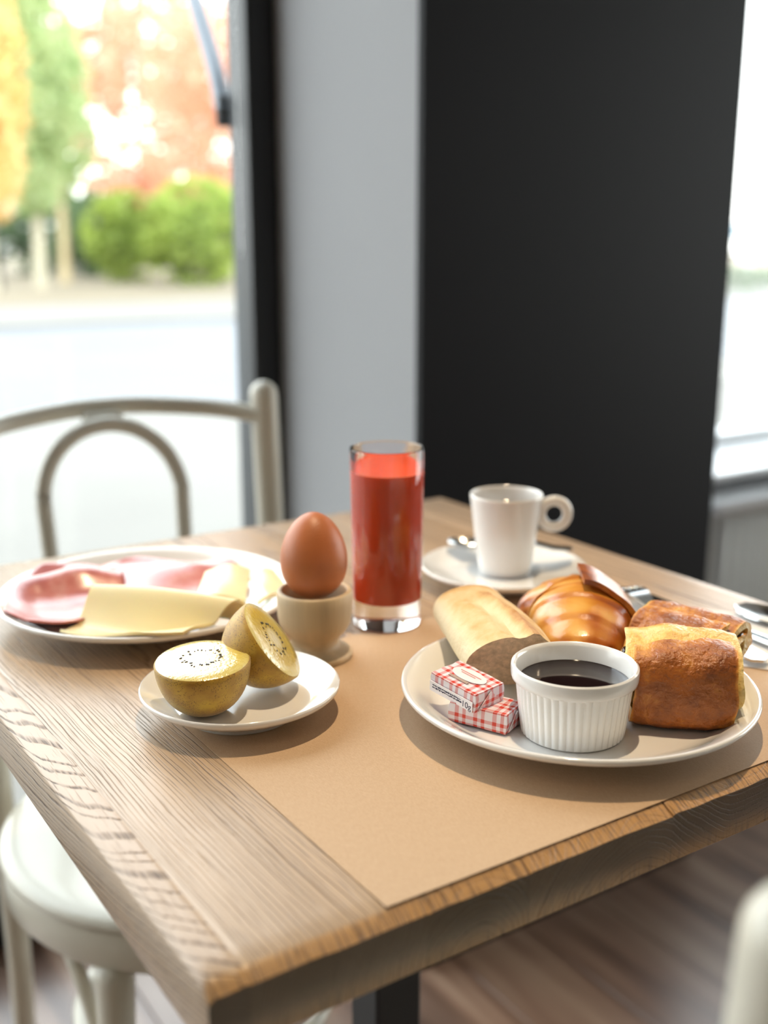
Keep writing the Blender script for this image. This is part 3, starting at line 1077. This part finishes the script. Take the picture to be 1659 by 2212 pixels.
def wrapped_box(lx, ly, lz, seed):
    r = random.Random(seed)
    nx, ny, nz_ = 9, 7, 4
    V, F, idx = [], [], {}
    def vert(i, j, k):
        if (i, j, k) not in idx:
            x, y, z = (i / nx - .5) * lx, (j / ny - .5) * ly, k / nz_ * lz
            n = Vector((r.uniform(-1, 1), r.uniform(-1, 1), r.uniform(-1, 1))) * .00022
            # the folded ends pull in towards the middle of the pat
            q = abs(i / nx - .5) * 2
            y *= 1 - .02 * q
            if (j in (0, ny)) and k in (0, nz_): y *= .97
            if i in (0, nx) and k in (0, nz_): x *= .97
            idx[(i, j, k)] = len(V)
            V.append((x + n.x, y + n.y, z + n.z))
        return idx[(i, j, k)]
    for i in range(nx):
        for j in range(ny):
            for k in (0, nz_): F.append((vert(i, j, k), vert(i + 1, j, k), vert(i + 1, j + 1, k), vert(i, j + 1, k)))
    for i in range(nx):
        for k in range(nz_):
            for j in (0, ny): F.append((vert(i, j, k), vert(i + 1, j, k), vert(i + 1, j, k + 1), vert(i, j, k + 1)))
    for j in range(ny):
        for k in range(nz_):
            for i in (0, nx): F.append((vert(i, j, k), vert(i, j + 1, k), vert(i, j + 1, k + 1), vert(i, j, k + 1)))
    return V, F


def butter(loc, rot, label, seed, text):
    t = thing('butter_pat', loc, label, 'butter', group='wrapped butter pats on the plate')
    t.rotation_euler = rot
    lx, ly, lz = .0365, .0245, .0115
    mk('wrapper', *wrapped_box(lx, ly, lz, seed), M_GING, t, True, 45)
    fo = [(-lx / 2 - .0008, -ly / 2 * .8, .001), (-lx / 2 - .0008, ly / 2 * .8, .001), (-lx / 2 - .0012, 0, lz * .92)]
    mk('end_fold', [(p[0] + e, p[1], p[2]) for e in (0, .0006) for p in fo], [(0, 1, 2), (5, 4, 3), (0, 3, 4, 1), (1, 4, 5, 2), (2, 5, 3, 0)], M_GING, t, False)
    mk('end_fold', [(-p[0] - e, p[1], p[2]) for e in (0, .0006) for p in fo], [(0, 1, 2), (5, 4, 3), (0, 3, 4, 1), (1, 4, 5, 2), (2, 5, 3, 0)], M_GING, t, False)
    if text:
        ob = lathe([(0, 0), (1, 0), (1, .02), (0, .02)], 28)
        mk('oval_label', [(v[0] * .0125, v[1] * .0062 + .0018, lz + .0003 + v[2] * .02) for v in ob[0]], ob[1], M_WRAP, t, False)
        mk('red_line', *join(box(-.008, .008, .0028, .0034, lz + .0008, lz + .0010), box(-.006, .005, .0012, .0017, lz + .0008, lz + .0010)), M_RED, t, False)
        mk('tan_band', *box(-.009, .006, -.0066, -.0046, lz + .0003, lz + .0006), M_TAN, t, False)
        mk('side_label', *box(-lx / 2 * .96, lx / 2 * .94, -ly / 2 - .0008, -ly / 2 - .0004, .0006, lz * .60), M_WRAP, t, False)
        r = random.Random(4)
        marks = []
        for row, zz in enumerate((.0050, .0036)):
            xx = -lx / 2 + .003
            while xx < .0075:
                w = r.uniform(.0005, .0016)
                marks.append(box(xx, xx + w, -ly / 2 - .00095, -ly / 2 - .00078, zz - r.uniform(.0002, .0006), zz + r.uniform(.0001, .0005)))
                xx += w + r.uniform(.0002, .0005)
        pm_ = mk('fine_print', *join(*marks), M_INK, t, False)
        pm_['kind'] = 'stuff'
        cu = bpy.data.curves.new('weight_print', 'FONT')
        cu.body = '10g'
        cu.size = .0054
        cu.extrude = .00005
        cu.align_x = 'LEFT'
        cu.materials.append(M_INK)
        tmp = bpy.data.objects.new('print_curve', cu)
        me = bpy.data.meshes.new_from_object(tmp)
        bpy.data.objects.remove(tmp)
        to = lnk(bpy.data.objects.new('weight_print', me), t)
        to.location = (.0087, -ly / 2 - .00085, .0016)
        to.rotation_euler = (R(90), 0, 0)
    return t


butter((.2275, .1165, PZ + .0098), (R(-1), R(1), R(-64)), 'lower red-checked butter pat, beneath the other one', 3, False)
butter((.2235, .1300, PZ + .0215), (R(3), R(5), R(-82)), 'upper red-checked butter pat, tilted on top of the other', 9, True)

# ------------------------------------------------------------------ kiwi halves
def kiwi_skin():
    mt, ns, ls, b = new_mat('gold_kiwi_skin')
    tc = ns.new('ShaderNodeTexCoord')
    vo = ns.new('ShaderNodeTexVoronoi')
    vo.inputs['Scale'].default_value = 900
    ls.new(tc.outputs['Object'], vo.inputs['Vector'])
    nz = ns.new('ShaderNodeTexNoise')
    nz.inputs['Scale'].default_value = 90
    nz.inputs['Detail'].default_value = 4
    ls.new(tc.outputs['Object'], nz.inputs['Vector'])
    base = ramp(ns, [(.3, srgb(160, 116, 24)), (.7, srgb(196, 158, 44))])
    ls.new(nz.outputs[0], base.inputs[0])
    sp = ramp(ns, [(.24, (1, 1, 1)), (.40, (0, 0, 0))])
    ls.new(vo.outputs['Distance'], sp.inputs[0])
    n3 = ns.new('ShaderNodeTexNoise')
    n3.inputs['Scale'].default_value = 160
    ls.new(tc.outputs['Object'], n3.inputs['Vector'])
    on = ramp(ns, [(.38, (0, 0, 0)), (.54, (1, 1, 1))])
    ls.new(n3.outputs[0], on.inputs[0])
    mx = ns.new('ShaderNodeMix')
    mx.data_type = 'RGBA'
    ls.new(math_node(ns, ls, 'MULTIPLY', math_node(ns, ls, 'MULTIPLY', sp.outputs[0], on.outputs[0]), .75), mx.inputs[0])
    ls.new(base.outputs[0], mx.inputs[6])
    mx.inputs[7].default_value = (*srgb(92, 58, 18), 1)
    ls.new(mx.outputs[2], b.inputs['Base Color'])
    b.inputs['Roughness'].default_value = .5
    b.inputs['Sheen Weight'].default_value = .25
    return mt


def kiwi_flesh():
    mt, ns, ls, b = new_mat('gold_kiwi_flesh')
    tc = ns.new('ShaderNodeTexCoord')
    sp = ns.new('ShaderNodeSeparateXYZ')
    ls.new(tc.outputs['Object'], sp.inputs[0])
    r2 = math_node(ns, ls, 'SQRT', math_node(ns, ls, 'ADD', math_node(ns, ls, 'MULTIPLY', sp.outputs[0], sp.outputs[0]), math_node(ns, ls, 'MULTIPLY', sp.outputs[1], sp.outputs[1])))
    an = math_node(ns, ls, 'ARCTAN2', sp.outputs[0], sp.outputs[1])
    wv = math_node(ns, ls, 'MULTIPLY', math_node(ns, ls, 'SINE', math_node(ns, ls, 'MULTIPLY', an, 30.0)), .0007)
    rp = ramp(ns, [(0.0, srgb(240, 232, 196)), (.22, srgb(238, 226, 170)), (.32, srgb(212, 186, 84)), (.75, srgb(222, 196, 84)), (1.0, srgb(232, 214, 130))])
    ls.new(math_node(ns, ls, 'MULTIPLY', math_node(ns, ls, 'ADD', r2, wv), 37.0), rp.inputs[0])
    ls.new(rp.outputs[0], b.inputs['Base Color'])
    b.inputs['Roughness'].default_value = .22
    b.inputs['Specular IOR Level'].default_value = 1.0
    b.inputs['Coat Weight'].default_value = 1.0
    b.inputs['Coat IOR'].default_value = 1.7
    b.inputs['Coat Roughness'].default_value = .16
    nz = ns.new('ShaderNodeTexNoise')
    nz.inputs['Scale'].default_value = 420
    nz.inputs['Detail'].default_value = 3
    ls.new(tc.outputs['Object'], nz.inputs['Vector'])
    bp = ns.new('ShaderNodeBump')
    bp.inputs['Strength'].default_value = .35
    bp.inputs['Distance'].default_value = .0012
    ls.new(nz.outputs[0], bp.inputs['Height'])
    ls.new(bp.outputs[0], b.inputs['Normal'])
    ls.new(bp.outputs[0], b.inputs['Coat Normal'])
    return mt


M_KSKIN, M_KFL, M_SEED = kiwi_skin(), kiwi_flesh(), simple('kiwi_seed', srgb(30, 24, 24), .3)


def kiwi(loc, nrm, label, spin=0.0, rad=.0278, dep=.0305, flat=.0):
    """Half a kiwi; its local +z is the normal of the cut face, the origin the middle of that face."""
    t = thing('kiwi_half', loc, label, 'kiwi', group='kiwi halves on the small saucer')
    q = Vector(nrm).normalized().to_track_quat('Z', 'Y')
    t.rotation_euler = (q @ Matrix.Rotation(spin, 3, 'Z').to_quaternion()).to_euler()
    pr = [(rad * .975, .0004), (rad, -.0006)]
    for i in range(1, 17):
        a = i / 16 * math.pi / 2
        z = -dep * math.sin(a)
        pr.append((rad * math.cos(a) ** .82 if i < 16 else 0, max(z, -dep + flat)))
    mk('skin', *lathe(pr, 56), M_KSKIN, t, True, 0)
    fp = [(rad * .976, .0002), (rad * .93, .0011), (rad * .7, .0016), (rad * .4, .0019), (rad * .15, .0022), (0, .0023)]
    def rm(r, z, a, k): return r * (1 + .004 * math.sin(a * 5))
    mk('flesh', *lathe(fp, 56, rm), M_KFL, t, True, 0)
    r = random.Random(11)
    sd = []
    for i in range(34):
        a = i / 34 * 6.283 + r.uniform(-.08, .08)
        rr = rad * r.uniform(.30, .46)
        s = r.uniform(.0005, .0008)
        v, f = lathe([(0, -s * .5), (s * .8, -s * .2), (s * .8, s * .2), (0, s * .5)], 7)
        sd.append(([(math.cos(a) * (rr + p[0] * 1.7) - math.sin(a) * p[1], math.sin(a) * (rr + p[0] * 1.7) + math.cos(a) * p[1], p[2] + .0020) for p in v], f))
    o = mk('seeds', *join(*sd), M_SEED, t, True, 0)
    o['kind'] = 'stuff'
    return t


kiwi((.0985, .2215, PZ + .0395), (-.05, -.05, 1), 'upright kiwi half with its cut face up, nearest on the saucer', .3, .0282, .0325, .0016)
kiwi((.1475, .2275, PZ + .0405), (.654, -.456, .603), 'leaning kiwi half with its cut face turned right, at the back of the saucer', .8, .0276, .0312)

# ------------------------------------------------------------------ egg and egg cup
M_CUPW = simple('pale_beech', srgb(196, 174, 140), .55, var=.20, vscale=30, bump=.12, bscale=200, stretch=(1.6, 1.6, .18))
ec = mk('egg_cup', *lathe([(0, .0035), (.020, .003), (.0225, 0), (.0252, 0), (.0258, .0012), (.0256, .0038), (.0235, .0054), (.0185, .0072), (.0165, .0095), (.0163, .0125), (.0180, .0158), (.0215, .0195), (.0243, .0245), (.0254, .030), (.0257, .040), (.0257, .0465), (.0250, .0478), (.0232, .0482), (.0222, .0478), (.0216, .046), (.0205, .040), (.0165, .0325), (.009, .028), (0, .0268)], 72), M_CUPW, None, True, 50, loc=(.2080, .2810, PZ))
tag(ec, 'turned pale wooden egg cup holding the brown egg', 'egg cup')
egp = []
H_, RM = .0595, .02285
for i in range(29):
    s = i / 28
    th = math.pi * s
    zz = (1 - math.cos(th)) / 2
    rr = RM * math.sin(th) * (1 + .13 * math.cos(th)) / 1.008
    egp.append((rr if 0 < i < 28 else 0, zz * H_))
def egg_mat():
    mt = simple('brown_eggshell', srgb(182, 106, 60), .42, var=.06, vscale=60, bump=.12, bscale=900)
    return mt
eg = mk('egg', *lathe(egp, 64), egg_mat(), None, True, 0, loc=(.2080, .2810, PZ + .0425))
tag(eg, 'brown boiled egg standing in the wooden egg cup', 'egg')

# ------------------------------------------------------------------ juice glass
def glass_mat():
    mt, ns, ls, b = new_mat('clear_glass')
    b.inputs['Transmission Weight'].default_value = 1
    b.inputs['Roughness'].default_value = 0.0
    b.inputs['IOR'].default_value = 1.5
    b.inputs['Base Color'].default_value = (.97, .98, .98, 1)
    return mt
jg = thing('juice_glass', (.2869, .3107, PZ), 'tall straight glass of red-orange juice beside the egg cup', 'glass')
mk('glass_wall', *lathe([(0, .0012), (.018, .0010), (.0225, 0), (.0246, .0008), (.0252, .003), (.0254, .012), (.0262, .06), (.0274, .1325), (.0271, .1336), (.0263, .1338), (.0259, .1325), (.0247, .06), (.0238, .024), (.0222, .0205), (.012, .0195), (0, .0192)], 80), glass_mat(), jg, True, 50)
M_JUICE = simple('red_orange_juice', srgb(226, 76, 28), .25, var=.06, vscale=40)
M_JUICE.node_tree.nodes['Principled BSDF'].inputs['Subsurface Weight'].default_value = .15
M_JUICE.node_tree.nodes['Principled BSDF'].inputs['Subsurface Radius'].default_value = (.012, .004, .002)
M_JUICE.node_tree.nodes['Principled BSDF'].inputs['Subsurface Scale'].default_value = .6
mk('juice', *lathe([(0, .0188), (.012, .0191), (.0223, .0201), (.0240, .0240), (.0249, .060), (.02575, .1165), (.0250, .1158), (.022, .1155), (0, .1155)], 80), M_JUICE, jg, True, 50)

# ------------------------------------------------------------------ coffee cup, spoon on its saucer
cc = thing('coffee_cup', (.4274, .3440, PZ + .0078), 'white porcelain coffee cup with a ring handle on its saucer', 'cup', rz=R(-33))
mk('cup_body', *lathe([(0, .002), (.0175, .0015), (.019, 0), (.0212, .0004), (.0222, .0030), (.0250, .024), (.0278, .046), (.0302, .0655), (.0303, .0668), (.0296, .0675), (.0288, .0670), (.0284, .0655), (.0258, .044), (.0228, .022), (.0195, .007), (.012, .0045), (0, .004)], 72), M_PORC, cc, True, 50)
hp = []
for i in range(28):
    a = 2 * math.pi * i / 28
    hp.append((.0400 + .0112 * math.cos(a), 0, .0500 + .0112 * math.sin(a)))
mk('handle', *tube(hp, .0036, 12, closed=True, ry=1.25), M_PORC, cc, True, 0)
mk('coffee', *lathe([(0, .0540), (.0255, .0540), (.0262, .0546), (.0264, .0538), (.0255, .0520), (0, .0520)], 56), simple('black_coffee', (.03, .014, .007), .08), cc, True, 40)


def spoon(name, a, b_, length, bw, label, bowl_len=.33, tip_first=True, up_=1.0, th=.0013):
    """A spoon from a (bowl tip) to b_ (handle end)."""
    a, b_ = Vector(a), Vector(b_)
    d = (b_ - a)
    t = thing(name, a, label, 'spoon')
    t.rotation_euler = d.to_track_quat('X', 'Z').to_euler()
    L = d.length
    BL = bowl_len * L
    def bowl(u, v):
        x = u * BL
        w = bw / 2 * (math.sin(math.pi * min(.96, max(.0, u * .94 + .03)) ** .85) ** .62)
        y = (v * 2 - 1) * w
        return (x, y, .003 - up_ * .0065 * math.sin(math.pi * u) ** .8 * (1 - (v * 2 - 1) ** 2) + .0008)
    mk('bowl', *sheet(bowl, 22, 13, th), M_STEEL, t, True, 60)
    def hand(u, v):
        x = lerp(BL * .965, L, u)
        w = lerp(.0026, .0058, sm(u * 1.1)) * (math.sqrt(max(.02, 1 - ((u - .93) / .07) ** 2)) if u > .93 else 1)
        return (x, (v * 2 - 1) * w, .0036 + .004 * math.sin(math.pi * min(1, u * 1.3)) * (1 if up_ > 0 else .6))
    mk('handle', *sheet(hand, 26, 5, th * 1.3), M_STEEL, t, True, 60)
    return t


spoon('teaspoon', (.4120, .4030, PZ + .0205), (.4800, .3180, PZ + .0215), .11, .022, 'small steel teaspoon on the coffee saucer behind the cup', .34)
spoon('tablespoon', (.5300, .1830, PZ + .0015), (.5250, .0130, PZ + .0015), .17, .036, 'large steel spoon at the right, outermost of the cutlery', .36)

# knife with a mirror-like blade
kn = thing('table_knife', (.4900, .2560, PZ + .0012), 'steel table knife with a shiny blade between fork and spoon', 'knife', rz=R(-93))
def blade(u, v):
    w = .0085 * (math.sqrt(max(.03, 1 - ((u - .12) / .12) ** 2)) if u < .12 else 1)
    return (u * .105, -.0085 + v * 2 * w * .95, .0012)
mk('blade', *sheet(blade, 22, 4, .0011), simple('mirror_steel', (.70, .70, .70), .05, 1.0), kn, True, 60)
mk('handle', *tube(catmull([(.103, -.001, .002), (.115, 0, .0034), (.16, 0, .0036), (.205, 0, .0036), (.212, 0, .0034)], 5), [.0042, .0042, .0043, .0044, .0046, .0052, .0056, .0058, .0060, .0062, .0064, .0065, .0066, .0067, .0068, .0068, .0068, .0068, .0066, .0055, .003], 12, ry=.5), M_STEEL, kn, True, 50)

# fork
fk = thing('table_fork', (.4740, .2830, PZ + .0010), 'steel table fork lying behind the pastries with its tines pointing away', 'fork', rz=R(-98))
def zc(x):
    return .0020 + .0105 * math.exp(-((x - .050) / .022) ** 2) + .006 * sm((x - .08) / .06) * (1 - .6 * sm((x - .14) / .05))
for i in range(4):
    y = (i - 1.5) * .0062
    mk('tine', *tube([(.0 + .046 * s / 8, y * (1 - .05 * s / 8), zc(.046 * s / 8)) for s in range(9)], [.0008, .0012, .0015, .0016, .0017, .0017, .0018, .0019, .0020], 8), M_STEEL, fk, True, 0)
def fhead(u, v):
    x = lerp(.044, .078, u)
    w = lerp(.0113, .0036, sm(u))
    return (x, (v * 2 - 1) * w, zc(x))
mk('head', *sheet(fhead, 12, 7, .0018), M_STEEL, fk, True, 60)
def fhand(u, v):
    x = lerp(.077, .190, u)
    w = lerp(.0034, .0085, sm(u)) * (math.sqrt(max(.02, 1 - ((u - .93) / .07) ** 2)) if u > .93 else 1)
    return (x, (v * 2 - 1) * w, zc(x))
mk('handle', *sheet(fhand, 26, 5, .0022), M_STEEL, fk, True, 60)

# ------------------------------------------------------------------ ham and cheese
def ham_mat():
    mt, ns, ls, b = new_mat('cooked_ham')
    tc = ns.new('ShaderNodeTexCoord')
    nz = ns.new('ShaderNodeTexNoise')
    nz.inputs['Scale'].default_value = 55
    nz.inputs['Detail'].default_value = 5
    ls.new(tc.outputs['Object'], nz.inputs['Vector'])
    rp = ramp(ns, [(.3, srgb(186, 88, 80)), (.55, srgb(208, 118, 106)), (.75, srgb(224, 158, 146))])
    ls.new(nz.outputs[0], rp.inputs[0])
    ls.new(rp.outputs[0], b.inputs['Base Color'])
    b.inputs['Roughness'].default_value = .28
    b.inputs['Specular IOR Level'].default_value = .9
    b.inputs['Coat Weight'].default_value = .6
    b.inputs['Coat Roughness'].default_value = .3
    bp = ns.new('ShaderNodeBump')
    bp.inputs['Strength'].default_value = .25
    bp.inputs['Distance'].default_value = .002
    ls.new(nz.outputs[0], bp.inputs['Height'])
    ls.new(bp.outputs[0], b.inputs['Normal'])
    return mt


M_HAM = ham_mat()
HZ = T + .0090


def on_plate(x, y, z):
    # keeps a slice just above the glaze of its plate
    r = math.hypot(x - .1465, y - .428)
    g = T + .0098 + .0132 * max(0, min(1, (r - .080) / .0295)) ** 1.25
    return (x, y, max(z, g + .0012))


def squircle(u, v, p=.5):
    a, b = u * 2 - 1, v * 2 - 1
    return a * math.sqrt(max(0, 1 - p * b * b)), b * math.sqrt(max(0, 1 - p * a * a))


def ham1(u, v):
    a, b = squircle(u, v, .35)
    c = Vector((.0925, .4600))
    e1, e2 = Vector((.62, -.35)).normalized(), Vector((.35, .62)).normalized()    # across, away
    p = c + e1 * a * .040 + e2 * b * .070
    q = b * .5 + .5
    fold = math.exp(-((q - .66 - .05 * a) / .13) ** 2)
    z = .0030 + .018 * fold * (.75 + .25 * math.cos(a * 2)) + .0075 * sm((q - .75) / .25) + .006 * sm((-a - .5) / .5) * (1 - fold) + .001 * math.sin(a * 5 + b * 3)
    z += .007 * sm((.2 - q) / .2)
    return on_plate(p.x, p.y, HZ + z)
o = mk('ham_slice', *sheet(ham1, 34, 40, .0016), M_HAM, None, True, 0)
tag(o, 'folded pink ham slice at the left side of the plate', 'ham', 'ham slices on the plate')


def ham2(u, v):
    a, b = squircle(u, v, .45)
    c = Vector((.1760, .4560))
    e1, e2 = Vector((.84, -.55)).normalized(), Vector((.55, .84)).normalized()
    p = c + e1 * a * .062 + e2 * b * .045
    z = .0042 + .0105 * (1 - a * a * .7) * math.exp(-((b - .15) / .6) ** 2) + .003 * math.sin(a * 4 + 1) * math.cos(b * 3) + .005 * math.exp(-((b - .85) / .18) ** 2)
    z += .006 * math.exp(-((a + .95) / .2) ** 2)
    return on_plate(p.x, p.y, HZ + z)
o = mk('ham_slice', *sheet(ham2, 40, 30, .0016), M_HAM, None, True, 0)
tag(o, 'wide flat pink ham slice at the back of the plate behind the cheese', 'ham', 'ham slices on the plate')

M_CHEESE = simple('pale_yellow_cheese', srgb(242, 226, 178), .34, var=.03, vscale=30, coat=.15)
M_CHEESE.node_tree.nodes['Principled BSDF'].inputs['Subsurface Weight'].default_value = .25
M_CHEESE.node_tree.nodes['Principled BSDF'].inputs['Subsurface Radius'].default_value = (.008, .005, .002)
M_CHEESE.node_tree.nodes['Principled BSDF'].inputs['Subsurface Scale'].default_value = .5


def cheese1(u, v):
    A, B = Vector((.0985, .4020)), Vector((.1600, .3255))
    e1 = (B - A).normalized()
    e2 = Vector((-.78, -.62)).normalized()       # towards the viewer
    L = (B - A).length
    prof = catmull([(.047, .0040, 0), (.034, .0036, 0), (.024, .0050, 0), (.0150, .0130, 0), (.0060, .0245, 0), (-.0010, .0280, 0), (-.0070, .0225, 0), (-.0140, .0105, 0), (-.0240, .0060, 0)], 4)
    n = len(prof) - 1
    k = v * n
    i = min(int(k), n - 1)
    q = prof[i].lerp(prof[i + 1], k - i)
    ext = lerp(-.006, .004, v) if u < .5 else lerp(-.012, .022, sm(v))
    s = lerp(-.004, L, u) + ext * abs(u - .5) * 2
    taper = .82 + .18 * math.sin(math.pi * u) ** .5
    p = A + e1 * s + e2 * q.x * (.72 + .28 * math.sin(math.pi * (u * .9 + .05)))
    return on_plate(p.x, p.y, HZ + .0006 + q.y * (1 + .10 * math.sin(u * 3.1)))
o = mk('cheese_slice', *sheet(cheese1, 26, 33, .0020), M_CHEESE, None, True, 50)
tag(o, 'large pale cheese slice folded over at the front of the ham plate', 'cheese', 'cheese slices on the ham plate')


def flat_cheese(pts, z, dz, lift, label):
    P = [Vector(p) for p in pts]
    def f(u, v):
        p = P[0].lerp(P[1], v).lerp(P[3].lerp(P[2], v), u)
        return on_plate(p.x, p.y, HZ + z + dz * v + lift * math.sin(math.pi * u) + .0008 * math.sin(u * 6 + v * 4))
    o = mk('cheese_slice', *sheet(f, 14, 14, .0028), M_CHEESE, None, True, 50)
    return tag(o, label, 'cheese', 'cheese slices on the ham plate')


flat_cheese([(.166, .385), (.194, .430), (.226, .416), (.196, .364)], .010, .006, .004, 'small cream cheese slice resting against the ham')
flat_cheese([(.200, .352), (.219, .402), (.244, .412), (.231, .360)], .0105, .003, .003, 'small cheese slice at the plate edge beside the egg cup')

# ------------------------------------------------------------------ bentwood chairs
def chair(loc, rz, label):
    """Local frame: seat centre at the origin on the floor, back towards +y."""
    t = thing('bentwood_chair', loc, label, 'chair', rz=rz, group='bentwood chairs at the table')
    SZ = .447
    mk('seat', *lathe([(0, SZ - .004), (.10, SZ - .004), (.165, SZ + .002), (.182, SZ + .0045), (.194, SZ + .003), (.199, SZ - .002), (.1985, SZ - .006), (.19, SZ - .009), (0, SZ - .010)], 64), M_PAINT, t, True, 0)
    mk('seat_ring', *lathe([(.165, SZ - .0105), (.194, SZ - .0105), (.196, SZ - .014), (.196, SZ - .044), (.192, SZ - .049), (.168, SZ - .049), (.165, SZ - .046), (.165, SZ - .0105)], 64), M_PAINT, t, True, 40)
    for s in (-1, 1):
        pts = catmull([(s * .158, .230, 0.0), (s * .162, .182, .22), (s * .168, .176, .43), (s * .172, .186, .62), (s * .174, .204, .852)], 9)
        n = len(pts)
        rad = [lerp(.0125, .0165, i / (n - 1)) for i in range(n)]
        top = pts[-1]
        for q in range(1, 6):
            a = q / 5 * math.pi / 2
            pts.append(top + Vector((0, .0012, .0165)) * math.sin(a))
            rad.append(.0165 * max(.05, math.cos(a)))
        mk('back_post', *tube(pts, rad, 16), M_PAINT, t, True, 0)
        fp = catmull([(s * .130, -.128, SZ - .0495), (s * .137, -.136, .22), (s * .150, -.150, 0.0)], 8)
        mk('front_leg', *tube(fp, [lerp(.0185, .0115, i / (len(fp) - 1)) for i in range(len(fp))], 14), M_PAINT, t, True, 0)
    rail = catmull([(-.170, .198, T + .078), (-.120, .232, T + .086), (-.05, .254, T + .092), (0, .258, T + .0935), (.05, .254, T + .092), (.120, .232, T + .086), (.170, .198, T + .078)], 8)
    mk('top_rail', *tube(rail, .0102, 14), M_PAINT, t, True, 0)
    arc = []
    for i in range(33):
        a = math.pi * i / 32
        arc.append((-.011 - .079 * math.cos(a), .182 + .042 * (0.55 + .45 * math.sin(a)), T - .002 + .080 * math.sin(a)))
    arc = [(-.078, .166, SZ + .001), (-.0805, .178, SZ + .10)] + [(-.087, .196, SZ + .21)] + arc + [(.066, .196, SZ + .21), (.063, .178, SZ + .10), (.060, .166, SZ + .001)]
    mk('back_hoop', *tube(catmull(arc, 3), .0088, 12), M_PAINT, t, True, 0)
    mk('hoop_block', *box(-.033, .011, .228, .248, T + .076, T + .090, .004), M_PAINT, t, True)
    ring = [(.132 * math.cos(a) * 1.0, .132 * math.sin(a) + .004, .23) for a in (2 * math.pi * i / 48 for i in range(48))]
    mk('stretcher_ring', *tube(ring, .0085, 10, closed=True), M_PAINT, t, True, 0)
    for s in (-1, 1):
        br = catmull([(s * .165, .168, .30), (s * .160, .11, .385), (s * .160, .02, .395), (s * .150, -.07, .36), (s * .138, -.118, .28)], 6)
        mk('brace', *tube(br, .0075, 10), M_PAINT, t, True, 0)
    return t


chair((.263, .631, 0), R(-3.5), 'cream bentwood chair at the window side, its hooped back rising behind the table')
chair((.260, .012, 0), R(180), 'cream bentwood chair nearest the camera, only a back post showing')
